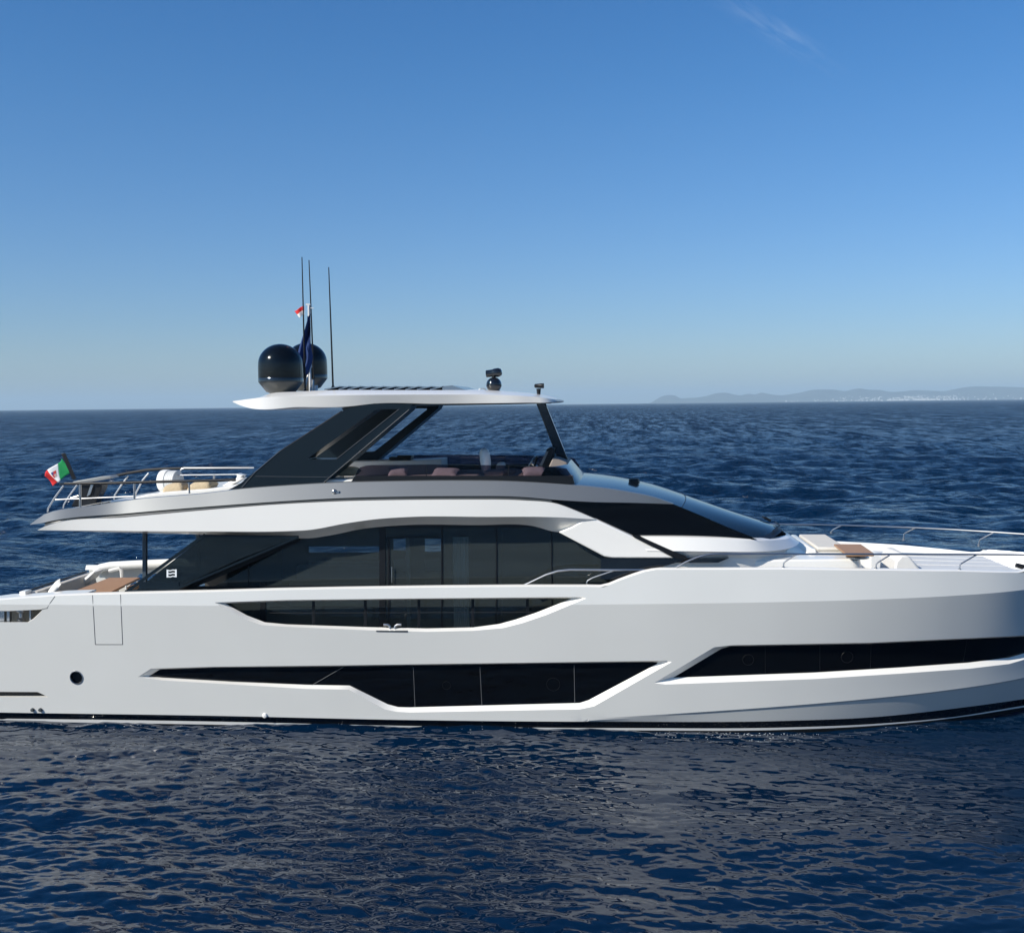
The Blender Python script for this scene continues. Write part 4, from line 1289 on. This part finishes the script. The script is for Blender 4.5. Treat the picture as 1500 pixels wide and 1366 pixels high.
def cushion(label, px, py, y, s, rx=0, rz=0, ry=0, mat=None, group='loose cushions aboard'):
    m = MB(); c = at(px, py, y); n = 10
    R_ = Matrix.Rotation(rz, 3, 'Z') @ Matrix.Rotation(ry, 3, 'Y') @ Matrix.Rotation(rx, 3, 'X')
    for sg in (1, -1):
        rows = []
        for i in range(n + 1):
            row = []
            for j in range(n + 1):
                u, v = -1 + 2*i/n, -1 + 2*j/n
                pin = 1 - .10 * (1 - abs(u)**2) * 0 
                bx = u * s[0]/2 * (1 - .07 * (1 - v*v)); by = v * s[1]/2 * (1 - .07 * (1 - u*u))
                h = s[2]/2 * ((1 - u**4) * (1 - v**4)) ** .5 * sg
                row.append(c + R_ @ Vector((bx, by, h)))
            rows.append(row)
        m.loft(rows, closed=False, caps=False)
    o = mesh_obj('cushion', m, mat or PILLOW, sharp=70)
    # base the origin at the cushion itself
    o.data.transform(Matrix.Translation(-c)); o.location = c
    return tag(o, label, 'cushion', group)
cushion('cream cushion propped at the near end of the aft cockpit sofa', 80, 862.5, -1.7, (.5, .45, .16), rx=.3, ry=-.9, rz=.3, mat=LFABRIC)
cushion('cream cushion at the far end of the aft cockpit sofa', 134, 845, 1.5, (.6, .55, .18), ry=-.7, mat=LFABRIC)

# ---- flybridge furniture
ZF = 5.55
bn = MB()
bx0, bx1 = at(505, 690, 1.2).x, at(648, 690, 1.2).x
bn.loft([[Vector((bx0, y, 5.55)), Vector((bx1, y, 5.55)), Vector((bx1, y, at(648, 672, 1.2).z)), Vector((bx0 + 1.9, y, at(560, 674.5, 1.2).z)), Vector((bx0, y, at(505, 676, 1.2).z))] for y in (1.1, 2.2)])
part('bar_unit', bn, pbr('pale bar front', (.50,.49,.47), .5), bevel=.02)
bg_ = MB(); p = at(588, 671, 1.6); bg_.box(p + Vector((0,0,0)), (.62, .5, .09)); bg_.box(p + Vector((.12,0,.06)), (.4, .45, .06)); part('barbecue', bg_, BLACKM, bevel=.02)
sfa = MB()
sz = at(560, 697, -2.2).z
s0, s1 = at(532, 697, -2.2).x, at(700, 697, -2.2).x
sfa.box(((s0+s1)/2, -2.0, (5.55 + sz)/2 ), (s1 - s0, .75, sz - 5.55)); part('flybridge_sofa', sfa, FABRIC, bevel=.05)
sfb = MB(); sfb.box((at(800,694,-1.6).x, -1.6, (5.55 + at(800,694,-1.6).z)/2), (1.4, 1.4, at(800,694,-1.6).z - 5.55)); part('companion_sofa', sfb, pbr('taupe fabric', (.30,.24,.21), .9), bevel=.06)
scx = MB(); scx.box(at(487, 701, -1.9) + Vector((.1,0,-.12)), (1.2, 1.0, .28)); part('sun_lounge', scx, WHITE, bevel=.04)
cushion('tan cushion beside the roof arch under the hardtop', 509, 690, -1.6, (.62, .55, .24), mat=ROPE)
cushion('pale pink cushion lying furthest aft behind the smoked side glass', 583, 691.5, -2.0, (.50, .42, .20), rx=.5, rz=.1)
cushion('larger pale pink cushion behind the glass just aft of the helm seat', 652, 692, -2.0, (.66, .44, .16), rx=.35, rz=-.1)
cushion('light cushion slumped against the sofa end under the helm wheel', 783, 692, -1.9, (.62, .42, .22), rx=.4, rz=.2)
# helm seat
hsx = thing('helm_seat', 'pale high backed helm seat on the flybridge with a sunlit stripe', 'seat', (at(712, 700, -.6).x, -.6, 5.55))
def seat_back(m):
    base, top = at(713, 693, -.6), at(709, 656.5, -.6)
    rr_ = []
    for i, (t, w, d) in enumerate(((0, .24, .09), (.15, .27, .12), (.5, .29, .14), (.8, .26, .13), (.94, .20, .10), (1.0, .10, .05))):
        c = base.lerp(top, t); rr_.append([c + Vector((d * math.cos(a), w * math.sin(a), .0)) for a in np.linspace(0, 2*math.pi, 16, endpoint=False)])
    m.loft(rr_)
m_at('backrest', seat_back, pbr('grey white leather', (.78,.78,.75), .5), hsx, sharp=50)
m_at('seat_pad', lambda m: m.box(at(724, 692, -.6), (.5, .56, .16)), FABRIC, hsx, bevel=.05)
m_at('pedestal', lambda m: m.tube([Vector((at(720,690,-.6).x, -.6, 5.55)), at(721, 694, -.6)], .08, 12), CHROME, hsx)
hsy = thing('helm_seat', 'second lower helm seat set forward beside the high backed one', 'seat', (at(736, 700, .4).x, .4, 5.55))
m_at('backrest', lambda m: m.loft([[at(732, 690, .4).lerp(at(735, 676.5, .4), t) + Vector((d * math.cos(a), w * math.sin(a), 0)) for a in np.linspace(0, 2*math.pi, 14, endpoint=False)] for t, w, d in ((0,.27,.12),(.6,.28,.13),(.9,.2,.1),(1,.1,.05))]), LFABRIC, hsy, sharp=50)
m_at('seat_pad', lambda m: m.box(at(742, 690, .4), (.5, .56, .14)), FABRIC, hsy, bevel=.05)
m_at('pedestal', lambda m: m.tube([Vector((at(738,690,.4).x, .4, 5.55)), at(740, 690, .4)], .08, 12), CHROME, hsy)
# helm console, screen, wheel
hc = MB()
hc.plate([(787,683),(793,679),(801,657.5),(806,655),(812,657),(806,684),(800,700),(787,700)], -.75, .6)
hcon = part('helm_console', hc, BLACKM, bevel=.02)
scn = MB(); scn.plate([(790.5,681),(800.5,660.5),(803.5,661),(794,682)], -.765, -.755); part('console_cheek', scn, pbr('console grey', (.16,.17,.17), .4), hcon)
whl = MB()
wc = at(778, 678, -.3)
ax = Vector((-.85, 0, .5)).normalized(); e1 = Vector((0, 1, 0)); e2 = ax.cross(e1)
whl.tube([wc + (e1 * math.cos(a) + e2 * math.sin(a)) * .20 for a in np.linspace(0, 2*math.pi, 25)], .022, 8)
for k in range(3):
    a = k * 2.094 + .5; whl.tube([wc, wc + (e1 * math.cos(a) + e2 * math.sin(a)) * .2], .014, 6)
whl.tube([wc, wc - ax * .28], .04, 8)
part('steering_wheel', whl, CHROME, hcon)
thr = MB(); thr.tube([at(783,683,-.5), at(785,674,-.5), at(787,669,-.5)], [.03,.03,.045], 8); part('throttle', thr, BLACKM, hcon)
dsh = MB(); dsh.plate([(804,683),(810,670),(818,672),(830,677),(838,690),(804,690)], -1.2, 1.2); part('dashboard', dsh, pbr('dash taupe', (.22,.19,.17), .7), bevel=.03)

# ---- aft flybridge: rails, davit, liferaft, ensign, rope poufs
YR = -2.62
tr_ = MB(); tr_.tube([at(88.5,708.5,YR+.3), at(95,708,YR), at(150,707.6,YR), at(345,702.5,YR)], .035, 8)
rail = part('stern_rail', tr_, BLACKM)
def rpost(pts, r=.02, mat=CHROME, par=rail):
    m = MB(); m.tube(pts, r, 8); part('stanchion', m, mat, par)
rpost([at(69.5,749.5,-2.1), at(70.5,744,-2.1), at(79,730,-2.1), at(93,711,-2.1)]); rpost([at(92.5,744,-1.9), at(93.5,739,-1.9), at(100,728,-1.9), at(113,710,-1.9)])
rpost([at(117.5,744,YR), at(117.5,709,YR)], .032); rpost([at(197,731.5,YR), at(196.5,708,YR)], .028); rpost([at(277.5,722.5,YR), at(277,706,YR)], .024)
rpost([at(81,731.5,YR), at(120,730,YR), at(197,726.5,YR)], .016)
tf = MB(); tf.tube([at(165,697.5,2.3), at(185,693,2.35), at(215,688,2.4), at(240,686.2,2.4), at(300,685,2.4), at(365,684.5,2.4)], .045, 8)
railf = part('stern_rail', tf, BLACKM)
rpost([at(167,731,2.4), at(168,725,2.4), at(178,710,2.4), at(188,696.5,2.4)], .026, CHROME, railf); rpost([at(197,729,2.4), at(200,720,2.4), at(209,703,2.4), at(218,692.5,2.4)], .026, CHROME, railf)
rpost([at(104,729,1.9), at(125,723,1.9), at(148,717,1.9)], .018, CHROME, railf)
cr_ = MB()
cr_.tube([at(264,721,1.0), at(264,689,1.0), at(266.5,686.2,1.0), at(270,685.2,1.0), at(372,684.8,1.0)], .02, 8)
crl = part('guard_rail', cr_, CHROME)
m = MB(); m.tube([at(246,695.8,-.4), at(348,694.5,-.4)], .018, 8); m.tube([at(313.5,695,-.4), at(313.5,716,-.4)], .03, 8); m.tube([at(260,695.5,-.4), at(260,716,-.4)], .022, 8); part('lower_rail', m, CHROME, crl)
# davit crane folded over the stern
dv = MB()
dv.plate([(104,707.5),(107,705),(150,697.2),(160,697),(165,699),(150,703),(120,707.5)], -.4, .05)
dav = part('davit', dv, pbr('davit grey', (.20,.21,.21), .4), bevel=.02)
m = MB(); m.plate([(115,709),(150,705.5),(148,716),(142,728),(138,742),(104,742),(107,734),(114,726)], -.25, .15); part('davit_post', m, BLACKM, dav, bevel=.03)
m = MB(); m.plate([(127,727),(132,724),(138,706),(134,706)], -.30, -.27); part('ram', m, CHROME, dav)
# liferaft drum
lr = thing('liferaft', 'white round liferaft drum standing behind the aft flybridge rail', 'liferaft', (at(247,722,-.3).x, -.3, at(247,722,-.3).z))
Rl = 17.5 / FPX * 29; cl = at(243.5, 704.5, -.3)
axd = Vector((1, -.18, 0)).normalized(); s1_ = Vector((-axd.y, axd.x, 0)); s2_ = Vector((0, 0, 1))
def drum(m, prof):
    m.loft([[cl + axd * h + (s1_ * math.cos(t) + s2_ * math.sin(t)) * r for t in np.linspace(0, 2*math.pi, 40, endpoint=False)] for r, h in prof])
m = MB(); drum(m, [(Rl*.80, -.13), (Rl*.95, -.11), (Rl, -.05), (Rl, .06), (Rl*.97, .09)]); mesh_obj('lid', m, WHITE, lr, sharp=40)
pr = [(Rl*.90, .09)]
for k in range(5): pr += [(Rl*.90, .10 + k*.055), (Rl*.93, .115 + k*.055), (Rl*.93, .135 + k*.055), (Rl*.90, .15 + k*.055)]
pr.append((Rl*.80, .39))
m = MB(); drum(m, pr); mesh_obj('body', m, pbr('liferaft grey', (.55,.56,.55), .5), lr, sharp=40)
# woven bolsters
for lab, px, py, y, s in (('tan rope woven bolster on the aft sunpad nearer the white drum', 259, 717.5, -1.5, (.60,.6,.40)), ('tan rope woven bolster on the aft sunpad nearer the black arch', 297, 713, -1.5, (.66,.6,.34))):
    cushion(lab, px, py, y, s, ry=-.22, mat=ROPE, group='rope woven bolsters')
spd = MB()
spd.plate([(160,736),(163,733),(190,730.5),(215,724),(240,721),(300,716.5),(335,712),(350,712.5),(350,725),(200,738)], -2.2, 1.4)
part('aft_sunpad', spd, WHITE, bevel=.05)
m = MB(); m.plate([(321,713.5),(336,705),(344,702),(347,698.5),(346,693.5),(356,696),(353,699),(357,700),(348,706),(335,712),(326,717)], -1.2, -.9); part('folded_cover', m, WHITE, bevel=.02)

# ---- flags
def cloth_flag(name, label, grid, mats, staff=None, extra=None):
    """grid(u, v) -> point; mats: list of (u0, u1, v0, v1, material)."""
    t = thing(name, label, 'flag', grid(0, 1))
    for nm, u0, u1, v0, v1, mt in mats:
        m = MB(); n = 12; rows = []
        for i in range(n + 1):
            rows.append([grid(u0 + (u1-u0)*i/n, v0 + (v1-v0)*j/n) for j in range(n + 1)])
        m.loft(rows, closed=False, caps=False)
        mesh_obj(nm, m, mt, t, sharp=80, solid=.006)
    return t
def cl(name, c): 
    m = pbr(name, c, .85, bump=.003, bscale=90); return m
YE = -.15
E00, E01 = at(90.5, 671.5, YE), at(100, 695, YE)          # along the staff: top, bottom
E10, E11 = at(64.5, 697, YE), at(75.5, 711, YE)           # fly end
def ens(u, v):
    a, b = E00.lerp(E01, v), E10.lerp(E11, v)
    p = a.lerp(b, u)
    sag = -.05 * math.sin(u * math.pi) * (v - .4) 
    return p + Vector((.02 * math.sin(u * 7 + v * 3), .10 * math.sin(u * 6.5 + v * 2.0), sag + .03 * math.sin(u * 9 + 1) * v))
fl_ = cloth_flag('ensign', 'green, white and red striped flag with small crest on a black staff at the stern', ens,
    [('green_stripe', 0, .33, 0, 1, cl('flag green', (.0, .22, .06))), ('white_stripe', .33, .67, 0, 1, cl('flag white', (.75,.75,.74))), ('red_stripe', .67, 1, 0, 1, cl('flag red', (.70,.03,.03)))])
cq = [('crest_red', .40, .50, .32, .50, (.55,.05,.05)), ('crest_blue', .50, .60, .32, .50, (.05,.06,.18)), ('crest_white', .40, .50, .50, .68, (.5,.35,.32)), ('crest_dark', .50, .60, .50, .68, (.45,.04,.04))]
for nm, u0, u1, v0, v1, c in cq:
    m = MB(); rows = [[ens(u0 + (u1-u0)*i/3, v0 + (v1-v0)*j/3) + Vector((0, -.012, 0)) for j in range(4)] for i in range(4)]
    m.loft(rows, closed=False, caps=False); mesh_obj(nm, m, cl(nm, c), fl_, sharp=80)
m = MB(); m.loft([[at(*p, y) for p in ((89.5,664.5),(95.5,663),(112,701),(106.5,703))] for y in (YE - .03, YE + .03)]); mesh_obj('staff', m, BLACKM, fl_, bevel=.008)
YC = -.25
c00, c01, c10, c11 = at(445.3,448.5,YC), at(445.6,461.5,YC), at(431,455,YC), at(437.5,464.5,YC)
def cfl(u, v):
    p = c00.lerp(c01, v).lerp(c10.lerp(c11, v), u); return p + Vector((0, .03 * math.sin(u*7), .025 * math.sin(u * 6)))
cloth_flag('courtesy_flag', 'small red over white flag flying beside the two tall aerials', cfl, [('red_band', 0, 1, 0, .5, bpy.data.materials['flag red']), ('white_band', 0, 1, .5, 1, bpy.data.materials['flag white'])])
YB = .0
def bfl(u, v):
    lx = [452, 446, 439.5, 441.5, 446]; rx_ = [456, 457.5, 458.5, 457.5, 452]; ys = [463, 486, 510, 528, 546]
    y_ = 463 + 83 * v
    a, b = hermite(ys, lx, y_), hermite(ys, rx_, y_)
    p = at(a + (b - a) * u, y_ + 3 * math.sin(u * 5 + v * 4), YB)
    return p + Vector((0, .10 * math.sin(u * 9 + v * 6) + .05 * math.sin(v * 15 + u * 4) - .12, 0))
cloth_flag('furled_flag', 'dark blue flag hanging limp in folds from the mast between the black domes', bfl, [('cloth', 0, 1, 0, 1, cl('flag blue', (.012,.04,.15)))])

# ---- foredeck: coachroof, sofa, table, sunpad, inner bulwark
fdk = MB()
zc_ = 3.90
xa_, xb_ = at(1010, 817, -2.3).x, at(1268, 817, -1.75).x
n = 10
plan = [(xa_, -2.35), (at(1130,817,-2.25).x, -2.25)]
for i in range(n + 1):
    a = -math.pi/2 + math.pi/2 * i / n
    plan.append((xb_ - .25 + .3 * math.cos(a) * 1.0, -1.7 + .35 * math.sin(a)))
ring0 = [Vector((x, y, 2.95)) for x, y in plan] + [Vector((x, -y, 2.95)) for x, y in reversed(plan)]
def scaled(ring, z, ins, fx): return [Vector((p.x - (fx if p.x > xa_ + .1 else 0), p.y - math.copysign(ins, p.y), z)) for p in ring]
fdk.loft([ring0, scaled(ring0, 3.86, .10, .16), scaled(ring0, zc_, .16, .22)])
part('coachroof', fdk, WHITE, sharp=25)
# sofa facing forward on the coachroof
def yz_block(name, pxpoly, y0, y1, mat, bevel=.04, par=None):
    m = MB(); m.plate(pxpoly, y0, y1); return part(name, m, mat, par, bevel=bevel)
sa = MB()
pA, pB = at(1197, 800, -.6), at(1241, 800, -.6)
sa.box(((pA.x + pB.x)/2, .8, 3.965), (pB.x - pA.x, 2.8, .10))
sa.box(((pA.x + pB.x)/2 - .03, .8, 3.86), (pB.x - pA.x - .06, 2.76, .115))
part('bow_sofa', sa, pbr('cream sofa fabric', (.60,.575,.52), .9, var=.03, scale=5, bump=.002, bscale=200), bevel=.04)
m = MB(); m.loft([[Vector((pA.x - .34, y, 3.88)), Vector((pA.x - .05, y, 3.88)), Vector((pA.x - .07, y, 4.00)), Vector((pA.x - .20, y, 4.02))] for y in (-.85, 2.15)]); part('sofa_shell', m, WHITE, bevel=.03)
table('deck_table', 'small brown teak table on the foredeck in front of the cream sofa', [(1221.5,796.5),(1261,796.5),(1280.5,810),(1280,811.5),(1240,811.5)], 4.10, .05, 3.9)
# sunpad forward with raised headrest
sp_ = MB()
qA, qB = at(1318, 820, -1.3).x, at(1486, 820, -1.0).x
zt = 3.62
sp_.loft([[Vector((qA, y * k0, 3.02)), Vector((qB, y * k1, 3.02)), Vector((qB, y * k1, zt - .08)), Vector((qA, y * k0, zt))] for y, k0, k1 in ((-1.75, 1, .72), (1.75, 1, .72))])
part('bow_sunpad', sp_, GFABRIC, bevel=.05)
hb = MB(); hb.loft([[Vector((qA - .28, y, 3.1)), Vector((qA + .42, y, zt - .02)), Vector((qA + .10, y, zt + .34)), Vector((qA - .06, y, zt + .36)), Vector((qA - .20, y, zt + .2))] for y in (-1.72, -.25)])
part('sunpad_headrest', hb, LFABRIC, bevel=.05)
seam = MB()
for yv in (-.85, 0, .85):
    seam.tube([Vector((qA + .45, yv, zt - .005)), Vector((qB - .02, yv * .72, zt - .085))], .012, 6)
part('sunpad_piping', seam, LFABRIC)
fh = MB(); fh.loft([[Vector((qB - .1, y, 3.02)), Vector((qB + 1.2, y * .6, 3.02)), Vector((qB + 1.2, y * .6, 3.42)), Vector((qB - .1, y, 3.5))] for y in (-1.2, 1.2)]); part('anchor_locker', fh, WHITE, bevel=.05)
wn = MB(); p = at(1497, 832, -.6); wn.tube([p + Vector((-.15,0,.08)), p + Vector((.4,0,-.05))], .06, 8); part('windlass', wn, BLACKM)
# stern fittings seen through the fairlead
fz = onh(30, 902).y + .35
wd = MB(); wd.lathe(at(31, 904, fz), [(.10,-.2),(.10,-.05),(.06,0),(.06,.12),(.12,.16),(.12,.2)], 20); part('warping_capstan', wd, CHROME)
fk = MB(); fk.plate([(-60,880),(70,880),(70,925),(-60,925)], fz + .5, fz + .55); part('fairlead_backing', fk, pbr('aft locker tan', (.20,.19,.16), .6))
for px, w in ((3, 3.2), (12, 2.0), (44, 1.2)):
    m = MB(); m.plate([(px-w,890),(px+w,890),(px+w,914),(px-w,914)], fz - .16, fz - .06); part('fairlead_post', m, CHROME)

# ---- foam flecks lapping along the waterline
fm = MB(); rf2 = random.Random(11)
for k in range(260):
    c = rf2.choice([(3.3, .9), (3.9, .6), (2.4, 1.2), (-10, 5), (-13.5, 1.5), (-2, 6), (6.5, 2)])
    x = rf2.gauss(*c)
    if not -15.5 < x < 9.5: continue
    y = -half(x, -.15) - abs(rf2.gauss(.10, .28)) - .03
    r_ = rf2.uniform(.005, .016) * (1.3 if c[0] in (3.3, 3.9) else .8)
    z = sea_height(x, y) + .012
    n = 7; a0_ = rf2.random() * 6
    fm.add([Vector((x + r_ * rf2.uniform(.7, 2.2) * math.cos(a0_ + 6.283*i/n), y + r_ * rf2.uniform(.5, 1.0) * math.sin(a0_ + 6.283*i/n), z + rf2.uniform(-.004, .004))) for i in range(n)] + [Vector((x, y, z + r_ * .35))],
           [(i, (i+1) % n, n) for i in range(n)])
o = mesh_obj('foam', fm, pbr('foam white', (.45, .48, .50), .6), recalc=False)
tag(o, 'small white foam flecks lapping along the yacht waterline', 'foam', kind='stuff')
